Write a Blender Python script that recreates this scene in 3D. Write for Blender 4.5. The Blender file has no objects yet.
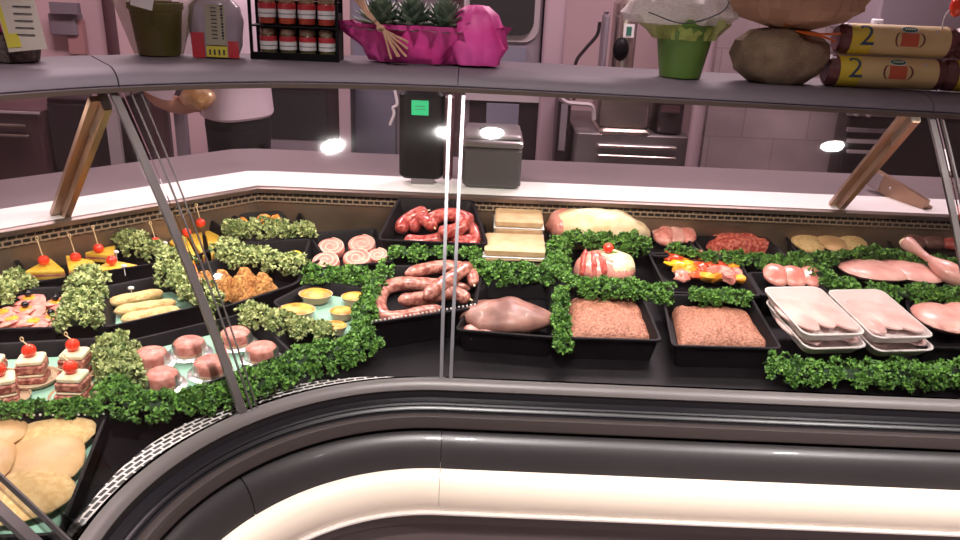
import bpy, math, random
from mathutils import Vector, Matrix, noise
PI = math.pi
C = bpy.context.scene.collection
sc = bpy.context.scene
RND = random.Random(7)

# ------------------------------------------------------------------ materials
def mat(name, c1, c2=None, scale=20., rough=.5, metal=0., bump=0., bscale=None, alpha=None, emit=None, estr=0., spec=.5, sss=0., coat=0., detail=4., lo=.35, hi=.65, island=False, trans=0.):
    m = bpy.data.materials.new(name); m.use_nodes = True
    nt = m.node_tree; b = nt.nodes['Principled BSDF']; L = nt.links
    b.inputs['Base Color'].default_value = (*c1, 1); b.inputs['Roughness'].default_value = rough
    b.inputs['Metallic'].default_value = metal; b.inputs['Specular IOR Level'].default_value = spec
    b.inputs['Coat Weight'].default_value = coat; b.inputs['Transmission Weight'].default_value = trans
    if sss: b.inputs['Subsurface Weight'].default_value = sss; b.inputs['Subsurface Radius'].default_value = (.01, .005, .003); b.inputs['Subsurface Scale'].default_value = 1.
    tc = nt.nodes.new('ShaderNodeTexCoord')
    if c2:
        r = nt.nodes.new('ShaderNodeValToRGB'); r.color_ramp.elements[0].color = (*c1, 1); r.color_ramp.elements[1].color = (*c2, 1)
        r.color_ramp.elements[0].position = lo; r.color_ramp.elements[1].position = hi
        if island:
            g = nt.nodes.new('ShaderNodeNewGeometry'); L.new(g.outputs['Random Per Island'], r.inputs[0])
        else:
            n = nt.nodes.new('ShaderNodeTexNoise'); n.inputs['Scale'].default_value = scale; n.inputs['Detail'].default_value = detail
            L.new(tc.outputs['Object'], n.inputs['Vector']); L.new(n.outputs[0], r.inputs[0])
        L.new(r.outputs[0], b.inputs['Base Color'])
    if bump:
        n2 = nt.nodes.new('ShaderNodeTexNoise'); n2.inputs['Scale'].default_value = bscale or scale * 3; n2.inputs['Detail'].default_value = 5
        bp = nt.nodes.new('ShaderNodeBump'); bp.inputs['Strength'].default_value = bump; bp.inputs['Distance'].default_value = .004
        L.new(tc.outputs['Object'], n2.inputs['Vector']); L.new(n2.outputs[0], bp.inputs['Height']); L.new(bp.outputs[0], b.inputs['Normal'])
    if emit:
        b.inputs['Emission Color'].default_value = (*emit, 1); b.inputs['Emission Strength'].default_value = estr
    if alpha is not None: b.inputs['Alpha'].default_value = alpha
    return m

def glass_mat(name, tint=(.97, .98, .98), refl=.05):
    m = bpy.data.materials.new(name); m.use_nodes = True; nt = m.node_tree; nt.nodes.clear(); L = nt.links
    o = nt.nodes.new('ShaderNodeOutputMaterial'); mx = nt.nodes.new('ShaderNodeMixShader')
    t = nt.nodes.new('ShaderNodeBsdfTransparent'); g = nt.nodes.new('ShaderNodeBsdfGlossy'); f = nt.nodes.new('ShaderNodeFresnel')
    t.inputs[0].default_value = (*tint, 1); g.inputs['Roughness'].default_value = refl; f.inputs[0].default_value = 1.42
    L.new(f.outputs[0], mx.inputs[0]); L.new(t.outputs[0], mx.inputs[1]); L.new(g.outputs[0], mx.inputs[2]); L.new(mx.outputs[0], o.inputs[0])
    return m

def slot_mat(name, metal_c, hole_c, bw=.0145, rh=.0058, mortar=.0016):
    m = bpy.data.materials.new(name); m.use_nodes = True; nt = m.node_tree; b = nt.nodes['Principled BSDF']; L = nt.links
    uv = nt.nodes.new('ShaderNodeUVMap'); br = nt.nodes.new('ShaderNodeTexBrick')
    br.inputs['Scale'].default_value = 1; br.inputs['Brick Width'].default_value = bw; br.inputs['Row Height'].default_value = rh
    br.inputs['Mortar Size'].default_value = mortar; br.inputs['Mortar Smooth'].default_value = .1
    br.inputs['Color1'].default_value = (*hole_c, 1); br.inputs['Color2'].default_value = (*hole_c, 1); br.inputs['Mortar'].default_value = (*metal_c, 1)
    L.new(uv.outputs[0], br.inputs['Vector']); L.new(br.outputs[0], b.inputs['Base Color']); b.inputs['Roughness'].default_value = .4
    return m

def net_mat(name, c):
    m = bpy.data.materials.new(name); m.use_nodes = True; nt = m.node_tree; b = nt.nodes['Principled BSDF']; L = nt.links
    b.inputs['Base Color'].default_value = (*c, 1); b.inputs['Roughness'].default_value = .5
    n = nt.nodes.new('ShaderNodeTexNoise'); n.inputs['Scale'].default_value = 25; r = nt.nodes.new('ShaderNodeMapRange')
    r.inputs[3].default_value = .45; r.inputs[4].default_value = .9
    L.new(n.outputs[0], r.inputs[0]); L.new(r.outputs[0], b.inputs['Alpha'])
    return m

def wood(name, c1, c2): return mat(name, c1, c2, scale=12, rough=.6)

steel = mat('brushed_steel', (.45, .42, .42), (.6, .57, .56), scale=6, rough=.28, metal=1.)
dsteel = mat('dim_steel', (.22, .19, .2), (.3, .27, .28), scale=5, rough=.4, metal=.8)
black = mat('black_plastic', (.005, .004, .005), (.008, .007, .008), scale=30, rough=.5, spec=.13)
blackm = mat('black_matt', (.012, .010, .011), rough=.7)
shelfm = mat('shelf_grey', (.115, .092, .11), (.135, .108, .13), scale=4, rough=.6, spec=.3)
lipm = mat('lip_bronze', (.16, .12, .10), rough=.35, metal=.6)
railm = mat('rail_grey', (.12, .105, .10), (.14, .122, .118), scale=5, rough=.45, metal=.1)
fasc = mat('fascia_dark', (.023, .020, .021), (.029, .025, .026), scale=4, rough=.4, coat=.08)
fasd = mat('fascia_black', (.009, .008, .010), rough=.35)
fasb = mat('fascia_brown', (.040, .030, .028), rough=.45)
bump_m = mat('cream_bumper', (.86, .74, .61), (.84, .72, .59), scale=3, rough=.3, coat=.3)
trimw = mat('white_trim', (.75, .7, .66), rough=.2, metal=.4)
kick = mat('kick_brown', (.10, .075, .075), rough=.5)
slotm = slot_mat('slotted_white_metal', (.72, .66, .64), (.008, .008, .008), .0165, .0088, .0016)
slotb = slot_mat('slotted_steel', (.26, .18, .12), (.006, .005, .004), .0165, .0105, .0018)
backm = mat('back_panel_steel', (.17, .115, .08), (.30, .215, .15), scale=7, rough=.4, metal=.7)
whitestrip = mat('white_enamel', (.90, .87, .85), (.92, .90, .88), scale=4, rough=.35)
workm = mat('worktop_grey', (.18, .145, .155), (.225, .18, .19), scale=3, rough=.38, metal=.2)
glassm = glass_mat('counter_glass', (.975, .98, .978), .02)
glassb = glass_mat('bent_counter_glass', (.975, .98, .978), .03)
clear = glass_mat('clear_plastic', (.90, .88, .87), .3)
barm = mat('aluminium_bar', (.26, .25, .27), (.32, .31, .33), scale=8, rough=.38, metal=.6)
bard = mat('dark_bar', (.16, .14, .14), (.22, .2, .19), scale=8, rough=.35, metal=.7)
kale = mat('kale_green', (.018, .075, .010), (.17, .36, .055), rough=.55, island=True, lo=.0, hi=1.)
kalel = mat('pale_parsley', (.085, .15, .030), (.56, .60, .26), rough=.55, island=True, lo=0., hi=1.)
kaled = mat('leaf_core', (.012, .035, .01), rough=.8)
tomato = mat('tomato_red', (.75, .03, .015), (.85, .06, .02), scale=30, rough=.12, coat=.6, sss=.1)
pickm = wood('toothpick_wood', (.7, .5, .28), (.8, .6, .35))
yellow = mat('omelette_yellow', (.72, .40, .025), (.80, .52, .07), scale=60, rough=.5, bump=.3)
filling = mat('dark_ham', (.32, .09, .06), (.55, .25, .18), scale=50, rough=.5)
mint = mat('mint_paper', (.21, .38, .28), (.25, .44, .33), scale=6, rough=.6)
bread = mat('white_bread', (.74, .58, .36), (.80, .68, .48), scale=60, rough=.7, bump=.2)
hamp = mat('pink_ham', (.48, .11, .09), (.68, .30, .24), scale=70, rough=.4)
hamd = mat('red_ham', (.24, .045, .03), (.60, .26, .18), scale=130, rough=.4, bump=.8, bscale=260, lo=.42, hi=.6)
crumb = mat('breadcrumb_gold', (.27, .09, .015), (.64, .31, .09), scale=160, rough=.85, bump=1., bscale=300, lo=.4, hi=.62)
crumbp = mat('breadcrumb_pale', (.56, .34, .13), (.72, .50, .24), scale=120, rough=.8, bump=.7, bscale=300)
tart = mat('tart_yellow', (.42, .15, .015), (.72, .40, .07), scale=45, rough=.4)
tartc = mat('pale_foil', (.50, .34, .22), rough=.35)
rawr = mat('raw_red', (.42, .04, .035), (.68, .22, .18), scale=60, rough=.25, coat=.4, sss=.1, lo=.4, hi=.75)
rawp = mat('raw_pink', (.50, .15, .12), (.70, .32, .26), scale=45, rough=.28, coat=.3, sss=.1)
rawpp = mat('pale_pink_meat', (.54, .23, .19), (.70, .39, .33), scale=22, rough=.35, coat=.2)
rawb = mat('brown_meat', (.15, .06, .048), (.34, .165, .13), scale=22, rough=.45, coat=.1)
mince = mat('minced_meat', (.25, .085, .05), (.46, .20, .125), scale=220, rough=.5, bump=1., bscale=260, lo=.38, hi=.62)
mincer = mat('red_mince', (.36, .03, .02), (.66, .18, .12), scale=130, rough=.45, bump=1., bscale=200, lo=.42, hi=.6)
hamf = mat('pinkish_fat', (.70, .46, .38), rough=.4)
foamm = mat('packed_meat', (.66, .40, .37), (.78, .58, .54), scale=20, rough=.55)
medm = mat('medallion_pink', (.40, .12, .09), (.60, .26, .21), scale=110, rough=.5, coat=.1)
fat = mat('cream_fat', (.70, .50, .26), (.82, .68, .46), scale=35, rough=.45, sss=.1)
sausr = mat('red_sausage', (.30, .03, .028), (.56, .15, .12), scale=120, rough=.28, coat=.4, lo=.42, hi=.6)
sausp = mat('pink_sausage', (.22, .06, .045), (.50, .22, .17), scale=110, rough=.3, coat=.3, lo=.42, hi=.58)
polenta = mat('beige_block', (.52, .33, .17), (.62, .42, .24), scale=45, rough=.5, bump=.3)
paper = mat('waxed_paper', (.75, .72, .7), rough=.5)
tan = mat('tan_cutlet', (.50, .28, .12), (.62, .38, .18), scale=20, rough=.45)
olive = mat('black_olive', (.008, .006, .008), rough=.15)
orange = mat('orange_slice', (.80, .24, .02), (.86, .38, .04), scale=40, rough=.3)
yelp = mat('yellow_pepper', (.80, .46, .02), (.86, .56, .04), scale=20, rough=.2, coat=.4)
redp = mat('red_pepper', (.55, .05, .02), (.65, .11, .03), scale=20, rough=.2, coat=.4)
foam = mat('white_foam', (.70, .62, .60), rough=.5)
film = glass_mat('cling_film', (.96, .95, .95), .08)
pinkw = mat('magenta_wrap', (.66, .035, .26), (.80, .10, .42), scale=14, rough=.5)
pinkr = mat('pink_ribbon', (.55, .03, .14), (.68, .05, .2), scale=10, rough=.4)
raffia = wood('raffia', (.40, .21, .13), (.54, .31, .2))
succ = mat('succulent_green', (.07, .13, .085), (.34, .41, .31), rough=.5, island=True, lo=0, hi=1.)
olivepot = mat('olive_pot', (.075, .055, .018), (.10, .075, .025), scale=8, rough=.5)
olivew = mat('olive_cellophane', (.15, .13, .02), (.24, .21, .04), scale=9, rough=.3, alpha=.38)
grnpot = mat('green_pot', (.07, .15, .02), (.11, .21, .035), scale=5, rough=.4)
netw = net_mat('white_net', (.75, .68, .66))
nety = net_mat('yellow_net', (.42, .48, .12))
burlap = mat('burlap', (.19, .125, .08), (.27, .19, .12), scale=40, rough=.9, bump=.8, bscale=400)
burlp = mat('kraft_paper', (.36, .2, .12), (.42, .24, .15), scale=8, rough=.7)
orr = mat('orange_ribbon', (.6, .12, .02), rough=.4)
bagw = mat('cloudy_bag', (.36, .30, .36), (.48, .4, .46), scale=12, rough=.25, coat=.3)
beige = mat('beige_label', (.34, .3, .22), rough=.6)
redl = mat('red_label', (.45, .03, .04), rough=.4)
yell = mat('yellow_label', (.6, .5, .06), rough=.4)
whitel = mat('white_label', (.55, .48, .42), rough=.5)
ink = mat('dark_ink', (.03, .03, .04), rough=.5)
gold = mat('gold_lid', (.42, .3, .2), rough=.3, metal=.6)
jarc = mat('jar_contents', (.06, .05, .02), (.12, .1, .05), scale=80, rough=.25, coat=.5)
jarr = mat('jar_red_contents', (.3, .03, .02), (.4, .06, .03), scale=50, rough=.25, coat=.5)
rollw = mat('roll_cream', (.60, .44, .20), (.64, .48, .23), scale=10, rough=.4)
rolly = mat('roll_yellow', (.66, .50, .04), rough=.4)
rolld = mat('roll_end_maroon', (.11, .03, .03), (.16, .05, .05), scale=60, rough=.4, bump=.5)
logog = mat('logo_green', (.03, .15, .1), rough=.4)
logor = mat('logo_red', (.5, .09, .04), rough=.5)
ink2 = mat('navy_ink', (.03, .06, .12), rough=.4)
wicker = mat('grey_wicker', (.05, .035, .03), (.14, .1, .09), scale=90, rough=.8, bump=1., bscale=150)
# kitchen
wallp = mat('pink_plaster', (.62, .43, .45), (.66, .46, .48), scale=2, rough=.7)
floorm = mat('floor_tile', (.3, .24, .24), (.34, .27, .27), scale=4, rough=.4)
ceilm = mat('ceiling_white', (.7, .66, .66), rough=.8)
kdark = mat('kitchen_dark', (.022, .014, .017), (.032, .02, .024), scale=3, rough=.3)
kred = mat('kitchen_maroon', (.065, .028, .035), (.085, .04, .045), scale=2, rough=.35)
kgrey = mat('kitchen_grey', (.20, .165, .19), (.24, .2, .225), scale=2, rough=.45)
kblue = mat('kitchen_bluegrey', (.16, .15, .20), (.18, .17, .22), scale=2, rough=.4)
klight = mat('kitchen_light_frame', (.42, .36, .38), rough=.4)
kpink = mat('pink_pillar', (.34, .24, .28), (.37, .27, .3), scale=2, rough=.5)
kchrome = mat('kitchen_chrome', (.42, .36, .32), (.58, .5, .45), scale=9, rough=.25, metal=.9)
skin = mat('skin', (.5, .26, .18), rough=.5, sss=.05)
shirt = mat('white_shirt', (.62, .5, .56), (.68, .56, .62), scale=8, rough=.8)
trous = mat('black_trousers', (.012, .010, .013), rough=.8)
hair = mat('dark_hair', (.03, .02, .015), rough=.6)
goldf = mat('golden_foil', (.6, .33, .13), (.85, .6, .4), scale=25, rough=.3, metal=.3)
green_st = mat('green_sticker', (.01, .55, .22), rough=.5)
white_m = mat('white_plain', (.7, .66, .66), rough=.5)
rawpk = mat('pink_support', (.42, .22, .22), rough=.6)
lampm = mat('lamp_glow', (1, 1, 1), emit=(1, .97, .95), estr=60.)
tubem = mat('tube_glow', (1, 1, 1), emit=(1, .94, .86), estr=6.)
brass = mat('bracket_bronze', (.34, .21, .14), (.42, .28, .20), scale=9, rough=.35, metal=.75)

def stone_mat():
    m = mat('stone_tiles', (.27, .21, .22), (.36, .285, .29), scale=5, rough=.45)
    nt = m.node_tree; L = nt.links; b = nt.nodes['Principled BSDF']; src = b.inputs['Base Color'].links[0].from_socket
    br = nt.nodes.new('ShaderNodeTexBrick'); br.inputs['Scale'].default_value = 1; br.inputs['Brick Width'].default_value = .3; br.inputs['Row Height'].default_value = .2
    br.inputs['Mortar Size'].default_value = .003; br.inputs['Color1'].default_value = (1, 1, 1, 1); br.inputs['Color2'].default_value = (.86, .84, .86, 1); br.inputs['Mortar'].default_value = (.7, .66, .68, 1)
    tc = nt.nodes['Texture Coordinate']; mp = nt.nodes.new('ShaderNodeMapping'); mp.inputs['Rotation'].default_value = (PI/2, 0, 0)
    L.new(tc.outputs['Object'], mp.inputs[0]); L.new(mp.outputs[0], br.inputs['Vector'])
    mx = nt.nodes.new('ShaderNodeMix'); mx.data_type = 'RGBA'; mx.blend_type = 'MULTIPLY'; mx.inputs[0].default_value = 1
    L.new(src, mx.inputs[6]); L.new(br.outputs[0], mx.inputs[7]); L.new(mx.outputs[2], b.inputs['Base Color'])
    return m
stone = stone_mat()

# ------------------------------------------------------------------ mesh builder
class M:
    def __init__(s): s.v = []; s.f = []; s.m = []; s.uv = {}
    def add(s, vs, fs, m=0, T=None):
        o = len(s.v); s.v += [tuple(T @ Vector(v)) if T else tuple(v) for v in vs]
        for f in fs: s.f.append(tuple(i + o for i in f)); s.m.append(m)
        return o
    def box(s, c, sz, m=0, rot=0., T=None, bev=0.):
        hx, hy, hz = sz[0]/2, sz[1]/2, sz[2]/2
        R = Matrix.Translation(c) @ Matrix.Rotation(rot, 4, 'Z')
        if T: R = R @ T
        if bev <= 0:
            vs = [(x, y, z) for z in (-hz, hz) for x, y in ((-hx, -hy), (hx, -hy), (hx, hy), (-hx, hy))]
            fs = [(3, 2, 1, 0), (4, 5, 6, 7), (0, 1, 5, 4), (1, 2, 6, 5), (2, 3, 7, 6), (3, 0, 4, 7)]
            s.add(vs, fs, m, R); return
        rr = rounded(hx, hy, min(bev*2, hx*.9, hy*.9), 3); n = len(rr); rings = [(hz*-1, bev), (-hz+bev, 0), (hz-bev, 0), (hz, bev)]
        vs = []
        for z, ins in rings: vs += [(x*(1-ins/hx), y*(1-ins/hy), z) for x, y in rr]
        fs = [tuple(range(n))[::-1], tuple(range(3*n, 4*n))]
        for k in range(3):
            for i in range(n): fs.append((k*n+i, k*n+(i+1) % n, (k+1)*n+(i+1) % n, (k+1)*n+i))
        s.add(vs, fs, m, R)
    def lathe(s, prof, c=(0, 0, 0), n=20, m=0, T=None, sx=1., sy=1., wob=0., wn=6, cap=True, seed=0):
        R = Matrix.Translation(c)
        if T: R = R @ T
        vs = []; fs = []
        for k, (r, z) in enumerate(prof):
            for i in range(n):
                a = 2*PI*i/n; q = r*(1+wob*math.sin(wn*a+seed)*(k/len(prof)))
                vs.append((q*sx*math.cos(a), q*sy*math.sin(a), z))
        for k in range(len(prof)-1):
            for i in range(n): fs.append((k*n+i, k*n+(i+1) % n, (k+1)*n+(i+1) % n, (k+1)*n+i))
        if cap:
            if prof[0][0] > 1e-6: fs.append(tuple(range(n))[::-1])
            if prof[-1][0] > 1e-6: fs.append(tuple(range((len(prof)-1)*n, len(prof)*n)))
        s.add(vs, fs, m, R)
    def ball(s, c, r, n=14, k=9, m=0, jit=0., js=30., T=None, rot=0., flat=None, seed=0.):
        if not hasattr(r, '__len__'): r = (r, r, r)
        R = Matrix.Translation(c) @ Matrix.Rotation(rot, 4, 'Z')
        if T: R = R @ T
        vs = [(0, 0, -r[2])]
        for j in range(1, k):
            ph = -PI/2+PI*j/k
            for i in range(n):
                a = 2*PI*i/n; x, y, z = math.cos(ph)*math.cos(a), math.cos(ph)*math.sin(a), math.sin(ph)
                q = 1+jit*noise.noise(Vector((x*r[0]*js+seed, y*r[1]*js+seed*2, z*r[2]*js+c[0]*50)))
                z2 = z*r[2]*q
                if flat is not None: z2 = max(z2, -flat)
                vs.append((x*r[0]*q, y*r[1]*q, z2))
        vs.append((0, 0, r[2])); vs[0] = (0, 0, -r[2] if flat is None else -flat)
        fs = []
        for i in range(n): fs.append((0, 1+(i+1) % n, 1+i))
        for j in range(k-2):
            for i in range(n): a = 1+j*n; fs.append((a+i, a+(i+1) % n, a+n+(i+1) % n, a+n+i))
        t = len(vs)-1; a = 1+(k-2)*n
        for i in range(n): fs.append((a+i, a+(i+1) % n, t))
        s.add(vs, fs, m, R)
    def tube(s, pts, r, n=10, m=0, jit=0., cap=True, sq=1.):
        P = [Vector(p) for p in pts]; L = len(P)
        if not hasattr(r, '__len__'): r = [r]*L
        vs = []; fs = []; up = None
        for k in range(L):
            t = (P[min(k+1, L-1)]-P[max(k-1, 0)]).normalized()
            if up is None:
                up = Vector((0, 0, 1)) if abs(t.z) < .9 else Vector((0, 1, 0))
            a = t.cross(up).normalized(); b = a.cross(t).normalized(); up = b
            for i in range(n):
                an = 2*PI*i/n; q = r[k]
                if jit: q *= 1+jit*noise.noise(P[k]*45+Vector((math.cos(an), math.sin(an), 0))*1.3)
                vs.append(tuple(P[k]+a*(q*math.cos(an))+b*(q*sq*math.sin(an))))
        for k in range(L-1):
            for i in range(n): fs.append((k*n+i, k*n+(i+1) % n, (k+1)*n+(i+1) % n, (k+1)*n+i))
        if cap: fs.append(tuple(range(n))[::-1]); fs.append(tuple(range((L-1)*n, L*n)))
        s.add(vs, fs, m)
    def prism(s, poly, z0, z1, m=0, ins=0., T=None):
        n = len(poly); cx = sum(p[0] for p in poly)/n; cy = sum(p[1] for p in poly)/n
        f = lambda p, k: (cx+(p[0]-cx)*k, cy+(p[1]-cy)*k)
        rings = [(z0, 1-ins), (z0+(z1-z0)*.2, 1), (z0+(z1-z0)*.8, 1), (z1, 1-ins)] if ins else [(z0, 1), (z1, 1)]
        vs = []
        for z, k in rings: vs += [(*f(p, k), z) for p in poly]
        K = len(rings); fs = [tuple(range(n))[::-1], tuple(range((K-1)*n, K*n))]
        for k in range(K-1):
            for i in range(n): fs.append((k*n+i, k*n+(i+1) % n, (k+1)*n+(i+1) % n, (k+1)*n+i))
        s.add(vs, fs, m, T)
    def build(s, name, mats, parent=None, smooth=True, loc=None, angle=40):
        me = bpy.data.meshes.new(name); vv = s.v
        if loc: vv = [(x-loc[0], y-loc[1], z-loc[2]) for x, y, z in s.v]
        me.from_pydata(vv, [], s.f); me.validate(); 
        if not hasattr(mats, '__len__'): mats = [mats]
        for q in mats: me.materials.append(q)
        if len(me.polygons) == len(s.m): me.polygons.foreach_set('material_index', s.m)
        if smooth:
            me.polygons.foreach_set('use_smooth', [True]*len(me.polygons)); me.set_sharp_from_angle(angle=math.radians(angle))
        o = bpy.data.objects.new(name, me); C.objects.link(o)
        if loc: o.location = loc
        if parent:
            o.parent = parent; w_ = Vector((0, 0, 0)); pp_ = parent
            while pp_: w_ += pp_.location; pp_ = pp_.parent
            o.location = (Vector(loc) if loc else Vector((0, 0, 0)))-w_
        return o

def rounded(hx, hy, r, k=4):
    out = []
    for cx, cy, a0 in ((hx-r, hy-r, 0), (-hx+r, hy-r, PI/2), (-hx+r, -hy+r, PI), (hx-r, -hy+r, 3*PI/2)):
        for i in range(k+1):
            a = a0+PI/2*i/k; out.append((cx+r*math.cos(a), cy+r*math.sin(a)))
    return out
def cr(pts, n=8):
    P = [Vector(p) for p in pts]; P = [P[0]*2-P[1]]+P+[P[-1]*2-P[-2]]; out = []
    for i in range(1, len(P)-2):
        a, b, c, d = P[i-1:i+3]
        for k in range(n):
            t = k/n; out.append(.5*((2*b)+(c-a)*t+(2*a-5*b+4*c-d)*t*t+(3*b-a-3*c+d)*t**3))
    out.append(P[-2]); return out
def tag(o, label=None, cat=None, group=None, kind=None):
    if label: o['label'] = label
    if cat: o['category'] = cat
    if group: o['group'] = group
    if kind: o['kind'] = kind
    return o
def thing(name, label, cat, loc=(0, 0, 0), group=None):
    o = bpy.data.objects.new(name, None); o.empty_display_size = .05; C.objects.link(o); o.location = loc
    return tag(o, label, cat, group)
def tri_area(a, b, c): return ((b-a).cross(c-a)).length/2

# ------------------------------------------------------------------ counter geometry (plan view)
CX, CY, RAD = -.05, .75, .395
def dep(x, y):
    if x >= CX: return y-CY-RAD
    if y <= CY: return CX-RAD-x
    return math.hypot(x-CX, y-CY)-RAD
def zr(x, y): return .86+.12*(dep(x, y)-.07)       # tray rim height over the inclined deck
def front(t, d=0.):
    if t <= 0: return Vector((CX-t, CY+RAD+d))
    if t <= 1:
        a = PI/2+PI/2*t; return Vector((CX+(RAD+d)*math.cos(a), CY+(RAD+d)*math.sin(a)))
    return Vector((CX-RAD-d, CY-(t-1)))
SK = [(.2, 1.357), (CX, 1.358), (-.264, 1.343), (-.403, 1.302), (-.56, 1.214), (-.68, 1.10), (-.80, .95), (-.86, .78), (-.86, .6)]
def shelf0(t):
    if t <= 0: return Vector((CX-t, 1.358+.026*t*0.8))
    if t >= 1: return Vector((-.86, .78-(t-1)))
    u = t*6; i = min(int(u), 5); f = u-i; a, b, c, d = [Vector(SK[j]) for j in range(i, i+4)]
    return .5*((2*b)+(c-a)*f+(2*a-5*b+4*c-d)*f*f+(3*b-a-3*c+d)*f**3)
def shelf(t, d=0.):
    p = shelf0(t)
    if not d: return p
    q = shelf0(t+.01)-shelf0(t-.01); n = Vector((q.y, -q.x)).normalized()
    if n.y < 0 and abs(n.y) > abs(n.x): n = -n
    if abs(n.x) >= abs(n.y) and n.x > 0: n = -n
    return p+n*d
def poly_back(t, Y, k, X):
    if t <= 0: return Vector((CX-t, Y))
    if t >= 1: return Vector((X, CY-(t-1)))
    a = PI/2+PI/2*t; dx, dy = math.cos(a), math.sin(a); c = []
    if dy > 1e-6: c.append((Y-CY)/dy)
    if dx < -1e-6: c.append((X-CX)/dx)
    c.append((k-(CY-CX))/(dy-dx)); r = min(v for v in c if v > 0)
    return Vector((CX+dx*r, CY+dy*r))
back = lambda t, d=0.: poly_back(t, 1.79+d, 2.318+d*1.41, -1.09-d)
def ts(a, b, st=.1):
    out = [a]; x = a
    while x < b-1e-9:
        s_ = .025 if 0 <= x < 1 else st
        x = min(x+s_, b) if not (x < 0 < x+s_) else 0.
        out.append(x)
    return out
def sweep(T, rows, m_idx=0, M_=None, closed=False, uvs=None):
    """rows: list of functions t -> (x, y, z)"""
    M_ = M_ or M(); n = len(rows); vs = [r(t) for t in T for r in rows]; fs = []
    K = n if closed else n-1
    for i in range(len(T)-1):
        for k in range(K): a = i*n+k; b = i*n+(k+1) % n; fs.append((a, b, b+n, a+n))
    if closed: fs.append(tuple(range(n))); fs.append(tuple(range((len(T)-1)*n, len(T)*n))[::-1])
    M_.add(vs, fs, m_idx); return M_
def prof(fn, p): return [(lambda t, d=d, z=z: (*fn(t, d), z)) for d, z in p]
def set_uv(o, fn):
    me = o.data; uv = me.uv_layers.new(name='UVMap')
    for l in me.loops: uv.data[l.index].uv = fn(me.vertices[l.vertex_index].co)

TA, TB = -2.3, 2.0
counter = thing('display_counter', 'long curved refrigerated meat display counter with cream bumper and inward bend', 'counter')
T = ts(TA, TB)
sweep(T, prof(front, [(.012, .857), (.008, .866), (0, .866), (-.005, .864), (-.010, .859), (-.0125, .853), (-.010, .850), (.012, .848)]), closed=True).build('front_rail', railm, counter)
sweep(T, prof(front, [(-.009, .851), (-.011, .838), (-.020, .836), (-.024, .8355), (-.026, .833), (-.024, .831), (-.028, .829), (-.030, .826), (-.028, .8235), (-.033, .822)])).build('grooved_fascia', fasd, counter)
sweep(T, prof(front, [(-.033, .822), (-.040, .8222), (-.043, .8205), (-.044, .817), (-.047, .805), (-.046, .802), (-.036, .798), (-.036, .792)])).build('brown_fascia_strip', fasb, counter)
fas_rows = [(-.036, .794), (-.044, .7935), (-.050, .791), (-.058, .783), (-.064, .773), (-.069, .760), (-.072, .743)]
for a, b in ((TA, -.002), (.002, .598), (.602, TB)):
    sweep(ts(a, b), prof(front, fas_rows+[(-.03, .743)]), closed=True).build('fascia_panel', fasc, counter)
for a, b in ((TA, -.0015), (.0015, 1.2), (1.203, TB)):
    sweep(ts(a, b), prof(front, [(-.03, .7425), (-.073, .7425), (-.082, .7400), (-.089, .7340), (-.094, .725), (-.0965, .712), (-.0965, .700), (-.094, .687), (-.090, .675), (-.03, .675)]), closed=True).build('bumper', bump_m, counter)
sweep(T, prof(front, [(-.03, .6745), (-.091, .6745), (-.0955, .673), (-.0955, .670), (-.091, .6685), (-.03, .6685)]), closed=True).build('bumper_trim', trimw, counter)
sweep(T, prof(front, [(-.088, .668), (-.088, .660), (-.080, .655), (-.078, .640), (-.072, .637), (-.072, .55), (-.04, .1), (-.0, .02)])).build('lower_panel', kick, counter)
gw = lambda t: .028+.042*math.sin(PI*min(1, max(0, t)))
zd = lambda d: .811+.12*(d-.07)
def lerp2(t, f): return front(t, gw(t))*(1-f)+back(t, .0)*f
dk = sweep(T, [lambda t: (*front(t, .012), .848), lambda t: (*front(t, gw(t)), .847), lambda t: (*front(t, gw(t)+.004), .79)])
og = dk.build('air_grille', slotm, counter)
def guv(co):
    x, y = co.x, co.y; d = dep(x, y)
    if x >= CX: return (x, d)
    if y <= CY: return (CX-RAD*PI/2-(CY-y), d)
    return (CX-(RAD+.03)*(math.atan2(y-CY, x-CX)-PI/2), d)
set_uv(og, guv)
rows = []
for f in (0, .15, .35, .6, .8, 1):
    rows.append(lambda t, f=f: (*(lerp2(t, f)+(front(t, gw(t)+.005)-front(t, gw(t)))*(1-f)), zd(dep(*lerp2(t, f)))))
sweep(T, rows).build('deck', black, counter)
sweep(T, [lambda t, a=a, z=z: (*back(t, a), z) for a, z in ((0., .84), (0., .962))]).build('back_panel', backm, counter)
ov = sweep(T, [lambda t, a=a, z=z: (*back(t, a), z) for a, z in ((0., .962), (-.003, .963), (-.003, .983), (0., .984))]).build('slotted_vent_strip', slotb, counter)
cornerL = .0
set_uv(ov, lambda co: (co.x if co.y > 1.78 else -.528-1.41*(-.528-co.x), co.z))
sweep(T, [lambda t, a=a, z=z: (*back(t, a), z) for a, z in ((0., .984), (-.012, .988), (-.014, .998), (-.008, 1.001), (.003, 1.001))]).build('back_lip', lipm, counter)
# outer carcass under the worktop
sweep(T, [lambda t: (*poly_back(t, 2.12, 2.77, -1.42), .97), lambda t: (*poly_back(t, 2.12, 2.77, -1.42), .02)]).build('rear_carcass', dsteel, counter)
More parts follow.
